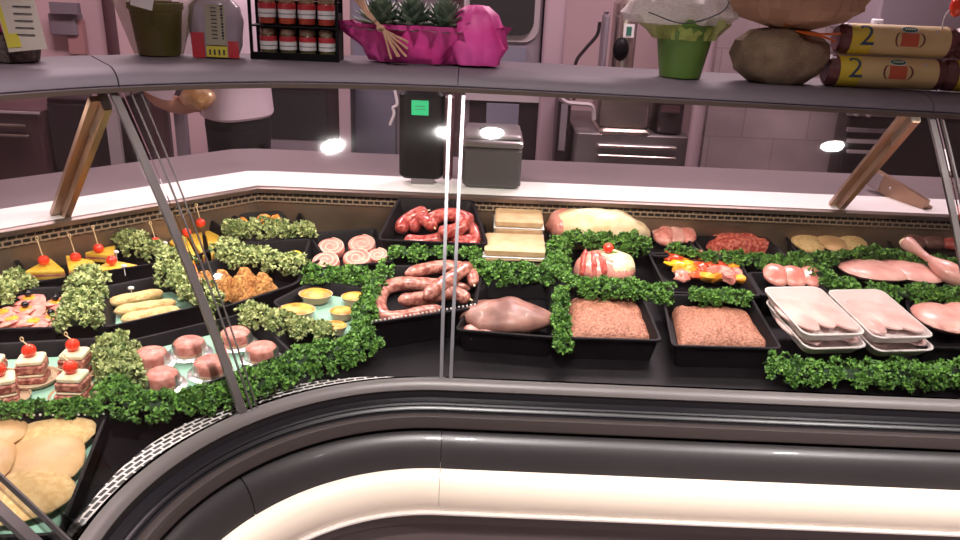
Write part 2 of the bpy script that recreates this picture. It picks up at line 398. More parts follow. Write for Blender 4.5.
# worktop
wt = thing('worktop', 'grey rear worktop with a glowing white strip along the display case', 'worktop')
def pb(Y, k, X, z): return lambda t: (*poly_back(t, Y, k, X), z)
sweep(T, [pb(1.935, 2.52, -1.235, .972), pb(1.935, 2.52, -1.235, .9995), pb(2.18, 2.862, -1.48, .9995), pb(2.186, 2.87, -1.486, .996), pb(2.186, 2.87, -1.486, .972)], closed=True).build('grey_slab', workm, wt)
sweep(T, [pb(1.7935, 2.323, -1.0935, .972), pb(1.7935, 2.323, -1.0935, 1.0), pb(1.934, 2.519, -1.234, 1.0), pb(1.934, 2.519, -1.234, .972)], closed=True).build('white_strip', whitestrip, wt)

# glass panels
def bt(t): return (t-.085*max(0, min(1, (-t-.3)/.5)) if t > TA+.01 else t)+.022*max(0, min(1, t/.45, (1-t)/.45))
BOW = .020
def gpt(t, f, th=0.):
    n = (front(bt(t), .1)-front(bt(t))).normalized()
    return front(bt(t), .004)*(1-f)+shelf(t, .010)*f+n*(th-BOW*4*f*(1-f))
def gl(a, b):
    r = [lambda t: (*front(t, .004), .866)]
    def row(f, th): return lambda t: (*gpt(t, f, th), .8665*(1-f)+1.301*f)
    F_ = [0, .15, .3, .45, .6, .75, .9, 1]
    return sweep(ts(a, b), [row(f, 0) for f in F_]+[row(f, .005) for f in F_[::-1]], closed=True)
joints = [(TA, -.808, 'R'), (-.792, -.0075, 'C'), (.0075, .495, 'M'), (.505, 1.04, 'L'), (1.055, TB, 'F')]
glabel = ['curved counter glass at the far end beyond the last post', 'long straight counter glass over the raw meat trays', 'bent counter glass over tarts and pink medallions', 'bent counter glass over the omelette wedges and mini sandwiches', 'counter glass nearest the camera over the tan cutlets']
def bar(t, w, m, th=.008, off=-.004, par=None, name='edge_strip'):
    mm = M(); vs = []; fs = []; K = 9; tn = (front(bt(t)+.002)-front(bt(t)-.002)).normalized(); n0 = (front(bt(t), .1)-front(bt(t))).normalized()
    for k in range(K+1):
        f = k/K; p = gpt(t, f, off)
        for a, b in ((-w/2, 0), (w/2, 0), (w/2, th), (-w/2, th)): q = p+tn*a+n0*b; vs.append((q.x, q.y, .866*(1-f)+1.300*f))
    for k in range(K):
        for i in range(4): fs.append((k*4+i, k*4+(i+1) % 4, k*4+4+(i+1) % 4, k*4+4+i))
    mm.add(vs, fs+[(3, 2, 1, 0), (4*K, 4*K+1, 4*K+2, 4*K+3)])
    return mm.build(name, m, par, smooth=False)
gp = []
for (a, b, k), lb in zip(joints, glabel):
    g = gl(a, b).build('glass_panel', glassb if k in 'ML' else glassm, counter); gp.append(g)
bar(-.0095, .0055, barm, par=gp[1]); bar(.0095, .0055, barm, par=gp[2])
bar(.485, .0022, bard, th=.004, par=gp[2]); bar(.472, .0016, bard, th=.004, par=gp[2]); bar(.508, .012, bard, par=gp[3])
bar(1.03, .003, bard, par=gp[3]); bar(1.062, .014, bard, par=gp[4])
bar(-.797, .010, bard, par=gp[1]); bar(-.815, .003, bard, par=gp[0])

# overhead shelf
zs = lambda x: -.009*max(0., x)
SP = [(0, 1.302), (.0, 1.306), (.004, 1.3075), (.002, 1.310), (.006, 1.320), (.018, 1.327), (.036, 1.3315), (.052, 1.3330), (.20, 1.3330), (.20, 1.304), (.03, 1.302)]
def shelf_rows(P): return [(lambda t, d=d, z=z: (lambda q: (q.x, q.y, z+zs(q.x)))(shelf(t, d))) for d, z in P]
sh = thing('glass_top_shelf', 'dark grey curved shelf along the top edge of the counter glass', 'shelf')
for a, b in ((TA, -.7995), (-.798, -.001), (.001, .499), (.501, 1.0), (1.002, TB)):
    sweep(ts(a, b), shelf_rows(SP), closed=True).build('shelf_board', shelfm, sh)
sweep(T, shelf_rows([(-.002, 1.2995), (-.002, 1.3065), (.004, 1.3065), (.012, 1.2995)]), closed=True).build('front_lip', lipm, sh)
# lamp housings under the shelf
def strip_light(a, b, label, power):
    mm = sweep(ts(a, b), shelf_rows([(.10, 1.3020), (.14, 1.3020), (.14, 1.296), (.10, 1.296)]), closed=True)
    lamp = mm.build('strip_lamp', lipm); tag(lamp, label, 'lamp', 'strip lamps under the glass-top shelf')
    sweep(ts(a+.01, b-.01), shelf_rows([(.106, 1.2955), (.134, 1.2955), (.132, 1.293), (.108, 1.293)]), closed=True).build('tube', tubem, lamp)
def area(name, loc, target, sx, sy, power, col, spread=None):
    l = bpy.data.lights.new(name, 'AREA'); l.shape = 'RECTANGLE'; l.size = sx; l.size_y = sy; l.energy = power; l.color = col
    if spread: l.spread = math.radians(spread)
    o = bpy.data.objects.new(name, l); C.objects.link(o); o.location = loc
    d = (Vector(target)-Vector(loc)).normalized(); z = -d
    x = Vector((1, 0, 0)) if sx > sy or abs(d.x) < .5 else Vector((0, 1, 0))
    return o, z
def orient(o, z, x):
    x = (x-z*x.dot(z)).normalized(); y = z.cross(x); o.rotation_euler = Matrix((x, y, z)).transposed().to_euler()
strip_light(-1.7, -.06, 'strip lamp under the shelf above the raw meat', 0)
strip_light(.06, .46, 'strip lamp under the shelf bend above the roulades', 0)
strip_light(.54, .96, 'strip lamp under the shelf above the omelette tray', 0)
WARM = (1, .90, .80)
def lamp_line(a, b, power, tilt=.35):
    p, q = shelf(a, .12), shelf(b, .12); mid = (p+q)/2; L = (q-p).length
    o, z = area('strip_light', (mid.x, mid.y, 1.290), (mid.x, mid.y, 0), L, .03, power, WARM)
    n = (shelf((a+b)/2, .2)-shelf((a+b)/2, 0)).normalized()
    d = Vector((n.x*tilt, n.y*tilt, -1)).normalized()
    orient(o, -d, Vector((q.x-p.x, q.y-p.y, 0)).normalized())
KL = 1.15
lamp_line(-1.65, -.86, 7.5*KL); lamp_line(-.84, -.06, 7.5*KL); lamp_line(.06, .27, 2.1*KL); lamp_line(.27, .46, 1.6*KL); lamp_line(.54, .75, 1.6*KL); lamp_line(.77, .96, 1.6*KL)

# brackets from the strip up to the shelf, plus a bar imitating a reflection
def bracket(b0, b1, label, m):
    t = thing('shelf_bracket', label, 'bracket', b0, 'brackets holding the shelf'); mm = M()
    A, B = Vector(b0), Vector(b1); d = (B-A); side = Vector((d.y, -d.x, 0)).normalized()
    nrm = d.normalized().cross(side).normalized()
    def beam(a, b, w, h, off=0):
        vs = []
        for p in (a, b):
            for s1, s2 in ((-1, -1), (1, -1), (1, 1), (-1, 1)): vs.append(tuple(p+side*(w/2*s1+off)+nrm*(h/2*s2)))
        return vs
    F = [(3, 2, 1, 0), (4, 5, 6, 7), (0, 1, 5, 4), (1, 2, 6, 5), (2, 3, 7, 6), (3, 0, 4, 7)]
    mm.add(beam(A, B, .012, .046), F); mm.add(beam(A, B, .020, .010, .012), F)
    mm.build('arm', m, t, smooth=False)
    m2 = M(); m2.add(beam(A+d*.78, B, .016, .040), F); m2.build('clamp', steel, t, smooth=False)
    m3 = M(); m3.ball(tuple(A+d*.6+side*-.006), .004, 8, 6); m3.build('screw', steel, t)
bracket((0.8500,1.8340,1.0010), (.803, 1.50, 1.278), 'bronze shelf bracket standing on the white strip near the end post', brass)
bracket((1.0560,1.8310,1.0010), (0.9980,2.0000,1.0360), 'short bronze bar imitating a bracket reflected in the glass by the end post', brass)  # solid bar modelled in place of the bracket's reflection in the glass
bracket((-0.8510,1.5230,1.0010), (-0.6190,1.2820,1.2780), 'bronze shelf bracket over the omelette tray by the bend', brass)

# ------------------------------------------------------------------ trays
def rim_poly(P, r=.012, k=3):
    P = [Vector((p[0], p[1])) for p in P]; n = len(P); out = []
    for i in range(n):
        a, b, c = P[i-1], P[i], P[(i+1) % n]; u = (a-b).normalized(); w = (c-b).normalized()
        p0 = b+u*r; p1 = b+w*r
        for j in range(k+1):
            t = j/k; out.append(p0*(1-t)**2+b*2*t*(1-t)+p1*t*t)
    return out
def tray(P, label, h=0., depth=.04, m=black, hs=None, name='food_tray', cat='tray', group='black display trays', liner=None, wall=.007, lace=False, r=.012, deep=None):
    R = rim_poly(P, r); n = len(R); c = sum(R, Vector((0, 0)))/n
    if hs:   # plane through heights at the corners
        import itertools
        p = [Vector((P[i][0], P[i][1], hs[i])) for i in range(3)]; nn = (p[1]-p[0]).cross(p[2]-p[0])
        zf = lambda q: p[0].z-((q.x-p[0].x)*nn.x+(q.y-p[0].y)*nn.y)/nn.z
    else:
        zz = [zr(q[0], q[1])+h for q in P[:4]]
        p = [Vector((P[i][0], P[i][1], zz[i])) for i in range(3)]; nn = (p[1]-p[0]).cross(p[2]-p[0])
        zf = lambda q: p[0].z-((q.x-p[0].x)*nn.x+(q.y-p[0].y)*nn.y)/nn.z
    def ring(ins, dz):
        o = []
        for q in R:
            v = q-c; L = v.length; w = c+v*(1-ins/L); o.append((w.x, w.y, zf(w)+dz))
        return o
    base = ring(.016, -depth-.003)
    if deep is None: base = [(x, y, min(z, .8115+.12*(dep(x, y)-.07))) for x, y, z in base]
    rings = [base, ring(.004, -.003), ring(-.001, -.003), ring(-.001, .001), ring(wall*.7, .001), ring(wall, -.001), ring(.018, -depth+.002)]
    mm = M(); vs = sum(rings, []); fs = [tuple(range(n))[::-1]]
    for k in range(len(rings)-1):
        for i in range(n): fs.append((k*n+i, k*n+(i+1) % n, (k+1)*n+(i+1) % n, (k+1)*n+i))
    fs.append(tuple(range((len(rings)-1)*n, len(rings)*n)))
    mm.add(vs, fs); z0 = zf(c)-depth-.003
    o = mm.build(name, m, loc=(c.x, c.y, z0), angle=30); tag(o, label, cat, group)
    if lace:
        lm = M(); A = rings[3]; i0, i1 = lace
        a = Vector(A[i0]); b = Vector(A[i1]); N = max(6, int((b-a).length/.008))
        for i in range(N):
            pb_ = a.lerp(b, (i+.5)/N)+Vector((0, -.0008, .0005)); lm.ball(tuple(pb_), (.0022, .0015, .0022), 6, 4)
        e = lm.build('bead_edge', paper, o); e['label'] = 'white beaded edge'
    if liner:
        lm = M(); ri = ring(.022, -depth+.0045); rj = ring(.022, -depth+.003)
        lm.add(rj+ri, [tuple(range(n))[::-1], tuple(range(n, 2*n))]+[(i, (i+1) % n, n+(i+1) % n, n+i) for i in range(n)])
        lo = lm.build('tray_liner', mint, loc=(c.x, c.y, z0+.004)); tag(lo, liner, 'liner', 'mint paper liners')
    return lambda x, y, dz=0.: (x, y, zf(Vector((x, y)))-depth+.004+dz)

def corners(*p): return list(p)
t_om = tray([(-0.9069,1.4298,0.9355), (-0.7690,1.5756,0.9356), (-0.6356,1.4888,0.9173), (-0.8345,1.3368,0.9218)], 'black tray of yellow omelette wedges behind the mini sandwiches', depth=.03)
t_fan = tray([(-0.7178,1.6166,0.9355), (-0.6338,1.7286,0.9409), (-0.5254,1.6230,0.9235), (-0.6097,1.4953,0.9161)], 'black tray holding a fan of yellow omelette wedges by the glass joint', depth=.03)
t_or = tray([(-0.5809,1.7528,0.9504), (-0.4405,1.8089,0.9496), (-0.3658,1.6756,0.9316), (-0.5347,1.5985,0.9315)], 'black tray of orange bites in the back corner behind the parsley row', depth=.03)
t_le = tray([(-0.5252,1.6077,0.9219), (-0.3772,1.6642,0.9207), (-0.3294,1.5783,0.9091), (-0.3680,1.5027,0.9023), (-0.4999,1.5212,0.9113)], 'black tray of lemon halves between two parsley rows', depth=.03)
t_nug = tray([(-0.5897,1.4728,0.9125), (-0.5233,1.5441,0.9151), (-0.3617,1.5307,0.9051), (-0.3569,1.4532,0.8963), (-0.4824,1.3179,0.8899)], 'black oval tray of golden breaded pyramids', depth=.035, r=.025)
t_ham = tray([(-0.9079,1.2899,0.9258), (-0.7654,1.3443,0.9158), (-0.7077,1.2051,0.9002), (-0.8382,1.1618,0.9109)], 'black tray of ham canapes with black olives', depth=.032)
t_bag = tray([(-0.7050,1.3611,0.9117), (-0.6024,1.4475,0.9110), (-0.4885,1.3544,0.8938), (-0.6416,1.2224,0.8951)], 'black tray of three pale breaded rolls', depth=.032, liner='mint paper showing under the pale breaded rolls')
t_san = tray([(-0.8190,1.1142,0.9063), (-0.6370,1.1895,0.8922), (-0.5452,1.0326,0.8726), (-0.7208,0.9527,0.8883)], 'black tray of mini sandwiches with cherry tomatoes', depth=.025, liner='mint paper under the mini sandwiches')
t_med = tray([(-0.6069,1.1741,0.8882), (-0.4220,1.3306,0.8869), (-0.3174,1.2140,0.8685), (-0.4974,1.0174,0.8667)], 'black tray of pink meat medallions in clear cups', depth=.022, liner='mint paper under the pink medallions')
t_tar = tray([(-0.3925,1.3742,0.8896), (-0.3315,1.4746,0.8975), (-0.2015,1.4529,0.8905), (-0.2218,1.2609,0.8689), (-0.3022,1.2887,0.8756)], 'black tray of yellow tartlets beside the sausage coil', depth=.022, liner='mint paper under the yellow tartlets')
t_rou = tray([(-0.3825,1.6896,0.9238), (-0.2449,1.7403,0.9253), (-0.1840,1.5769,0.9047), (-0.3738,1.5105,0.9034)], 'black tray of pink rolled roulades', depth=.03)
t_sr = tray([(-.226, 1.625), (.016, 1.625), (-.022, 1.775), (-.196, 1.775)], 'deep black tray of red sausages against the back panel', hs=[.936, .936, .99, .99], depth=.05)
t_coil = tray([(-0.1834,1.5362,0.9199), (0.0077,1.5563,0.9210), (-0.0049,1.3816,0.9000), (-0.2137,1.3004,0.8781)], 'black tray holding a coil of pink sausage', depth=.035, hs=None, h=.012, lace=(8, 14))
t_roast = tray([(0.0128,1.5189,0.9065), (0.1499,1.5310,0.9079), (0.1442,1.3076,0.8711), (-0.0414,1.3203,0.8726)], 'black tray of brown-pink roast meat beside the sausage coil', depth=.04)
t_m1 = tray([(0.1689,1.4963,0.8938), (0.3293,1.5017,0.8944), (0.3393,1.3124,0.8717), (0.1516,1.3081,0.8712)], 'black tray of brown minced meat beside the hanging kale sprig', depth=.04)
t_m2 = tray([(0.3721,1.4888,0.8929), (0.5551,1.4878,0.8927), (0.5566,1.3024,0.8705), (0.3547,1.2971,0.8698)], 'black tray of brown minced meat beside the stacked foam trays', depth=.04)
t_pe = tray([(0.3745,1.6781,0.9256), (0.5749,1.6718,0.9248), (0.5761,1.4956,0.9037), (0.3844,1.4959,0.9037)], 'black tray of colourful pepper and meat skewers', depth=.035)
t_sl = tray([(0.3743,1.7954,0.9496), (0.4786,1.7945,0.9495), (0.4966,1.6684,0.9344), (0.3832,1.6577,0.9331)], 'black tray of pale pork slices behind the pepper skewers', depth=.03)
t_mr = tray([(0.4944,1.7739,0.9371), (0.6721,1.7858,0.9385), (0.6921,1.6877,0.9267), (0.5029,1.6701,0.9246)], 'black tray of bright red minced meat at the back', depth=.03)
t_tc = tray([(0.7239,1.8250,0.9632), (0.9094,1.8321,0.9641), (0.8915,1.6894,0.9469), (0.7166,1.6780,0.9456)], 'black tray of tan breaded cutlets under the bronze bracket', depth=.03)
t_ribs = tray([(0.9690,1.8261,0.9433), (1.2009,1.8489,0.9461), (1.1550,1.7005,0.9283), (0.9511,1.6818,0.9260)], 'black tray of reddish brown ribs at the far end', depth=.03)
t_pc = tray([(0.5771,1.6003,0.9162), (0.7253,1.6043,0.9167), (0.7288,1.5003,0.9042), (0.5773,1.4999,0.9042)], 'black tray of small pink cutlets behind the foam trays', depth=.03)
t_big = tray([(0.7703,1.6555,0.9229), (0.9837,1.6653,0.9240), (0.9877,1.5305,0.9079), (0.7653,1.5200,0.9066)], 'black tray of large smooth pink meat slices', depth=.03)
t_ck = tray([(0.8750,1.5064,0.8950), (1.0583,1.5216,0.8968), (0.9704,1.3301,0.8738), (0.8174,1.3286,0.8736)], 'black tray of pale pink fillets at the right end', depth=.035)
t_blk = tray([(0.0089,1.8515,0.9364), (0.1643,1.8736,0.9390), (0.1555,1.6104,0.9074), (-0.0093,1.5954,0.9056)], 'black tray of beige layered blocks next to the netted roast', depth=.035)
t_tan = tray([(-0.7444,0.9467,0.8908), (-0.5350,0.9958,0.8694), (-0.4813,0.7496,0.8560), (-0.6467,0.7069,0.8758)], 'large black tray of tan cutlets nearest the camera', depth=.035, liner='mint paper under the tan cutlets', lace=(0, 6))

# ------------------------------------------------------------------ food helpers
def cherry(p, r, label, group, pick=True, tall=.03, lean=(.1, 0)):
    mm = M(); mm.ball((p[0], p[1], p[2]+r*.92), (r, r, r*.95), 14, 10)
    o = mm.build('cherry_tomato', tomato, loc=tuple(p)); tag(o, label, 'tomato', group)
    if pick:
        k = M(); a = Vector((p[0], p[1], p[2]+r*1.7)); b = a+Vector((lean[0]*tall, lean[1]*tall, tall))
        k.tube([a, b], .0009, 6); 
        ring = [b+Vector((math.cos(q)*.0025, 0, .0025+math.sin(q)*.0035)) for q in [i*2*PI/10 for i in range(11)]]
        k.tube(ring, .0008, 5); k.build('wooden_pick', pickm, o)
    return o
def wedge(P, z, th, label, group, m=yellow):
    """triangular sandwich omelette: yellow slab, ham filling, yellow slab"""
    c = sum((Vector(p[:2]) for p in P), Vector((0, 0)))/len(P)
    RP = rim_poly(P, .006, 2)
    lo = M(); lo.prism(RP, z, z+th*.38, ins=.03); lo.prism(RP, z+th*.6, z+th, ins=.03)
    o = lo.build('omelette_wedge', m, loc=(c.x, c.y, z)); tag(o, label, 'omelette', group)
    f = M(); f.prism([(c.x+(q.x-c.x)*1.03, c.y+(q.y-c.y)*1.03) for q in RP], z+th*.38, z+th*.6)
    k = f.build('filling', filling, o); k['label'] = 'dark ham filling'
    return o
GW = 'yellow omelette wedges in the back left tray'
hh = .012
for P, lab in (([(-0.8666,1.3870,0.9185), (-0.8583,1.4673,0.9239), (-0.7956,1.4034,0.9132)], 'yellow omelette wedge at the left end of the back tray'),
               ([(-0.8307,1.4756,0.9221), (-0.7594,1.4495,0.9137), (-0.7853,1.3977,0.9118)], 'yellow omelette wedge second from the left in the back tray'),
               ([(-0.8032,1.4932,0.9212), (-0.7630,1.5491,0.9227), (-0.7404,1.4872,0.9154)], 'yellow omelette wedge at the back of the omelette tray'),
               ([(-0.7604,1.4178,0.9112), (-0.7440,1.4862,0.9156), (-0.6783,1.4624,0.9082)], 'yellow omelette wedge at the right end of the back tray')):
    z = t_om(*P[0][:2])[2]; wedge(P, z+.004, .018, lab, GW)
for p, lab, pk in (((-0.8449,1.4211,0.9290), 'cherry tomato on a pick on the leftmost omelette wedge', True), ((-0.7969,1.4492,0.9270), 'cherry tomato on a pick on the second omelette wedge', True), ((-0.7742,1.4985,0.9292), 'cherry tomato on a pick on the rearmost omelette wedge', True), ((-0.7290,1.4547,0.9216), 'cherry tomato without a pick on the right omelette wedge', False)):
    z = t_om(p[0], p[1])[2]+.0235; cherry((p[0], p[1], z), .0105, lab, 'cherry tomatoes on the omelette wedges', pk, .034, (-.15, 0))
GF = 'omelette wedges fanned by the glass joint'
fc = (-0.5702,1.5262,0.9063)
for k, (a, b, lab) in enumerate((((-0.6770,1.6084,0.9218), (-0.6815,1.7057,0.9317), 'fanned omelette wedge at the left behind the glass bar'), ((-0.6815,1.7057,0.9317), (-0.6566,1.7530,0.9349), 'fanned omelette wedge in the middle of the fan'), ((-0.6505,1.7487,0.9340), (-0.5860,1.6685,0.9218), 'fanned omelette wedge at the right of the fan'))):
    z = t_fan(fc[0], fc[1])[2]; c0 = (Vector(fc[:2])+Vector((-.016+.016*k, 0)))
    wedge([(c0.x, c0.y), b[:2], a[:2]], z+.001, .024, lab, GF)
for p, lab, pk in (((-0.6790,1.5495,0.9263), 'cherry tomato on a pick beside the parsley left of the omelette fan', True), ((-0.6347,1.6070,0.9287), 'cherry tomato behind the glass bar on the omelette fan', False), ((-0.6234,1.6633,0.9336), 'cherry tomato on the right wedge of the omelette fan', True)):
    cherry((p[0], p[1], t_fan(p[0], p[1])[2]+.028), .0105, lab, 'cherry tomatoes on the omelette fan', pk, .03, (-.2, 0))
# small white price pins
for p, lab in (((-0.7340,1.4875,0.9349), 'small white round pin on the back rim of the omelette tray'), ((-0.6515,1.5316,0.9425), 'white oval pin between parsley and omelette fan'), ((-0.6480,1.3519,0.9160), 'small white pin behind the pale breaded rolls'), ((-0.6952,1.4333,0.9270), 'small white pin on the right omelette wedge')):
    mm = M(); mm.ball(p, (.006, .004, .0035), 10, 6); mm.tube([Vector(p), Vector(p)+Vector((0, 0, -.02))], .0008, 5)
    tag(mm.build('tray_pin', white_m, loc=p), lab, 'pin', 'small white tray pins')
# orange bites and lemon halves
for p, s_, lab in (((-0.5454,1.7157,0.9344), .013, 'small brown-orange bite at the left of the corner tray'), ((-0.5067,1.7417,0.9352), .016, 'orange bite in the middle of the corner tray'), ((-0.4777,1.7366,0.9332), .014, 'orange bite right of the middle of the corner tray')):
    q = t_or(p[0], p[1]); mm = M(); mm.ball((q[0], q[1], q[2]+.016), (s_*1.2, s_, .022), 12, 8, jit=.5, js=60, flat=.016)
    tag(mm.build('orange_bite', orange, loc=(q[0], q[1], q[2])), lab, 'bite', 'orange bites in the corner tray')
for p, lab, m in (((-0.4784,1.5782,0.9161), 'cream topped bite at the left behind the parsley row', fat), ((-0.4426,1.5712,0.9134), 'cream topped bite in the middle behind the parsley row', fat), ((-0.3949,1.5855,0.9127), 'yellow lemon half behind the parsley row', yelp)):
    q = t_le(p[0], p[1]); mm = M(); mm.ball((q[0], q[1], q[2]+.015), (.017, .013, .016), 14, 8, jit=.15, flat=.014)
    tag(mm.build('lemon_half' if m is yelp else 'cream_bite', m, loc=q), lab, 'lemon' if m is yelp else 'bite', 'bites in the lemon tray')
# breaded pyramids
for p, w, h_, rot, lab in (((-0.5041,1.4264,0.8920), .034, .055, .3, 'golden breaded pyramid at the left, tallest'), ((-0.4688,1.4257,0.8896), .034, .047, .9, 'golden breaded pyramid in the middle front'), ((-0.4332,1.4539,0.8904), .032, .043, .1, 'golden breaded pyramid at the right'), ((-0.5384,1.4355,0.8952), .03, .045, 1.2, 'golden breaded pyramid half behind the glass bar'), ((-0.4751,1.4752,0.8951), .03, .04, .5, 'golden breaded pyramid at the rear of the oval tray')):
    q = t_nug(p[0], p[1]); mm = M(); vs = []; fs = []; n = 28; K = 12
    for k in range(K):
        f = k/(K-1); rr_ = w*.70*(1-f**1.3*.72)
        for i in range(n):
            a = 2*PI*i/n; tri = 1/(max(math.cos((a % (2*PI/3))-PI/3), .5)); tri = 1+(tri-1)*.55
            qn = 1+.22*noise.noise(Vector((math.cos(a)*3+p[0]*40, math.sin(a)*3, f*6)))
            vs.append((rr_*tri*qn*math.cos(a), rr_*tri*qn*math.sin(a), h_*f))
    for k in range(K-1):
        for i in range(n): fs.append((k*n+i, k*n+(i+1) % n, (k+1)*n+(i+1) % n, (k+1)*n+i))
    fs += [tuple(range(n))[::-1], tuple(range((K-1)*n, K*n))]
    mm.add(vs, fs, 0, Matrix.Translation((q[0], q[1], q[2]+.001)) @ Matrix.Rotation(rot, 4, 'Z'))
    tag(mm.build('breaded_pyramid', crumb, loc=q, angle=60), lab, 'croquette', 'golden breaded pyramids')
# ham canapes
GH = 'ham canapes with black olives'
cl = [((-0.8127,1.3027,0.9072), 'ham canape at the back left with an olive', 1), ((-0.7636,1.3009,0.9024), 'ham canape at the back right with an olive', 1), ((-0.7977,1.2645,0.9031), 'ham canape in the middle of its tray with an olive', 1), ((-0.7449,1.2494,0.8969), 'ham canape at the front right with an olive', 1), ((-0.8282,1.2445,0.9048), 'ham canape at the left edge topped with orange', 0), ((-0.8012,1.2265,0.9010), 'ham canape at the front left without an olive', 0), ((-0.7654,1.2293,0.8975), 'pale ham canape at the front middle without an olive', 0)]
for i, (p, lab, ol) in enumerate(cl):
    q = t_ham(p[0], p[1]); t = thing('ham_canape', lab, 'canape', q, GH)
    mm = M(); mm.lathe([(.001, .001), (.026, .001), (.028, .005), (.026, .009), (.001, .010)], q, 18, cap=False); mm.build('bread_base', crumbp, t)
    mm = M()
    for k in range(3):
        a = i*1.3+k*2.1; mm.ball((q[0]+.011*math.cos(a), q[1]+.009*math.sin(a), q[2]+.015), (.021, .018, .005), 12, 6, jit=.35, js=90, rot=a, T=Matrix.Rotation(.3, 4, 'X'))
    mm.build('ham_fold', hamp, t)
    mm = M(); mm.lathe([(.001, 0), (.010, 0), (.011, .002), (.010, .004), (.001, .0045)], (q[0], q[1], q[2]+.018), 14, cap=False); mm.build('orange_disc', orange, t)
    if ol: mm = M(); mm.ball((q[0], q[1], q[2]+.0285), (.0065, .0065, .0062), 12, 8); mm.build('black_olive', olive, t)
# pale breaded rolls
for a, b, lab in (((-0.6838,1.3323,0.9025), (-0.6059,1.3927,0.9012), 'pale breaded roll at the back of its tray'), ((-0.6619,1.3030,0.8982), (-0.5696,1.3611,0.8955), 'pale breaded roll in the middle of its tray'), ((-0.6391,1.2789,0.8942), (-0.5537,1.3375,0.8921), 'pale breaded roll at the front of its tray')):
    A = Vector(t_bag(a[0], a[1], .013)); B = Vector(t_bag(b[0], b[1], .013)); N = 22
    pts = [A.lerp(B, i/(N-1)) for i in range(N)]; rr_ = [.0125*math.sqrt(max(.03, 1-abs(2*i/(N-1)-1)**6)) for i in range(N)]
    mm = M(); mm.tube(pts, rr_, 12, jit=.16, sq=.85); tag(mm.build('breaded_roll', crumbp, loc=tuple(A)), lab, 'roll', 'pale breaded rolls')
# mini sandwiches
GS = 'mini sandwiches with cherry tomatoes'
for p, rot, lab in (((-0.6887,1.0797,0.8705), .25, 'mini sandwich at the back left of its tray, turned corner first'), ((-0.6370,1.1103,0.8669), .05, 'mini sandwich at the back right of its tray'), ((-0.6117,1.0507,0.8607), .0, 'mini sandwich at the front right of its tray'), ((-0.7015,1.0204,0.8688), .5, 'mini sandwich tilting at the front left of its tray'), ((-0.7419,1.0603,0.8752), .2, 'mini sandwich cut off by the left edge of the photo')):
    q = t_san(p[0], p[1]); q = (q[0], q[1], q[2]+.001)
    t = thing('mini_sandwich', lab, 'sandwich', q, GS)
    mm = M(); mm.lathe([(.001, .0), (.034, .0), (.037, .006), (.036, .0065), (.033, .0015), (.001, .0015)], q, 24, cap=False); k_ = mm.build('paper_cup', tartc, t); k_['label'] = 'low clear paper cup'
    W = .037
    for i, (m_, z0, z1, w_, nm) in enumerate(((hamd, .002, .012, 1.18, 'lower_ham'), (bread, .012, .018, 1.06, 'middle_bread'), (hamd, .018, .032, 1.10, 'upper_ham'), (bread, .032, .041, 1., 'top_bread'))):
        mm = M(); mm.box((q[0]+.0008*(i-1), q[1], q[2]+(z0+z1)/2), (W*w_, W*w_*.92, z1-z0), rot=rot, bev=.0022); mm.build(nm, m_, t)
    cherry((q[0], q[1]+.001, q[2]+.0412), .0108, lab.replace('mini sandwich', 'cherry tomato on the mini sandwich', 1), 'cherry tomatoes on the mini sandwiches', True, .006, (-1.6, .5))
# pink medallions
GM = 'pink medallions in clear cups'
for i, (p, lab) in enumerate((((-0.5336,1.1510,0.8646), 'pink medallion in the back row, leftmost'), ((-0.4869,1.1957,0.8641), 'pink medallion in the back row behind the glass bar'), ((-0.4955,1.0978,0.8570), 'pink medallion at the front left beside the kale'), ((-0.4352,1.1455,0.8554), 'pink medallion at the front, half behind the glass bar'), ((-0.4226,1.2416,0.8632), 'pink medallion in the back row right of the glass bar'), ((-0.3672,1.2043,0.8557), 'pink medallion at the right end of the tray'))):
    q = t_med(p[0], p[1], .0025); r = .0275
    t = thing('meat_medallion', lab, 'medallion', q, GM)
    mm = M(); mm.lathe([(.001, .001), (r*.96, .001), (r, .008), (r*.97, .018), (r*.90, .0235), (r*.78, .027), (r*.5, .0295), (.001, .030)], q, 24, cap=False, wob=.04, wn=3, seed=i); mm.build('meat', medm, t)
    mm = M(); mm.lathe([(r*.93, .0245), (r*1.03, .017), (r*1.07, .006), (r*1.36, .0035), (r*1.36, .0025), (r*1.05, .0025)], q, 28, cap=False, wob=.03, wn=7); mm.build('clear_cup', clear, t)
    mm = M(); mm.lathe([(r*1.00, .0008), (r*1.035, .004), (r*1.03, .009), (r*1.005, .010)], q, 24, cap=False); mm.build('pale_band', tartc, t)
# tartlets
for i, (p, rx, lab) in enumerate((((-0.3183,1.4177,0.8786), .032, 'oval yellow tartlet at the back left'), ((-0.3407,1.3528,0.8725), .034, 'oval yellow tartlet at the front left, largest'), ((-0.2419,1.4178,0.8756), .026, 'yellow tartlet at the back right, half under kale'), ((-0.2571,1.3591,0.8694), .023, 'yellow tartlet at the right with a browner rim'), ((-0.2605,1.3055,0.8635), .022, 'yellow tartlet at the front of the tray'))):
    q = t_tar(p[0], p[1], .002); t = thing('tartlet', lab, 'tartlet', q, 'yellow tartlets')
    mm = M(); mm.lathe([(rx*.6, 0), (rx*.72, .001), (rx*1.04, .0175), (rx*.99, .0175), (rx*.7, .003)], q, 24, sx=1., sy=.8, wob=.02, wn=12); mm.build('foil_case', tartc, t)
    mm = M(); mm.lathe([(rx*.72, .004), (rx*.97, .0160), (rx*.82, .0205), (rx*.4, .0235), (.001, .024)], q, 24, sx=1., sy=.8, cap=False, wob=.05, wn=4, seed=i); mm.build('yellow_filling', tart, t)
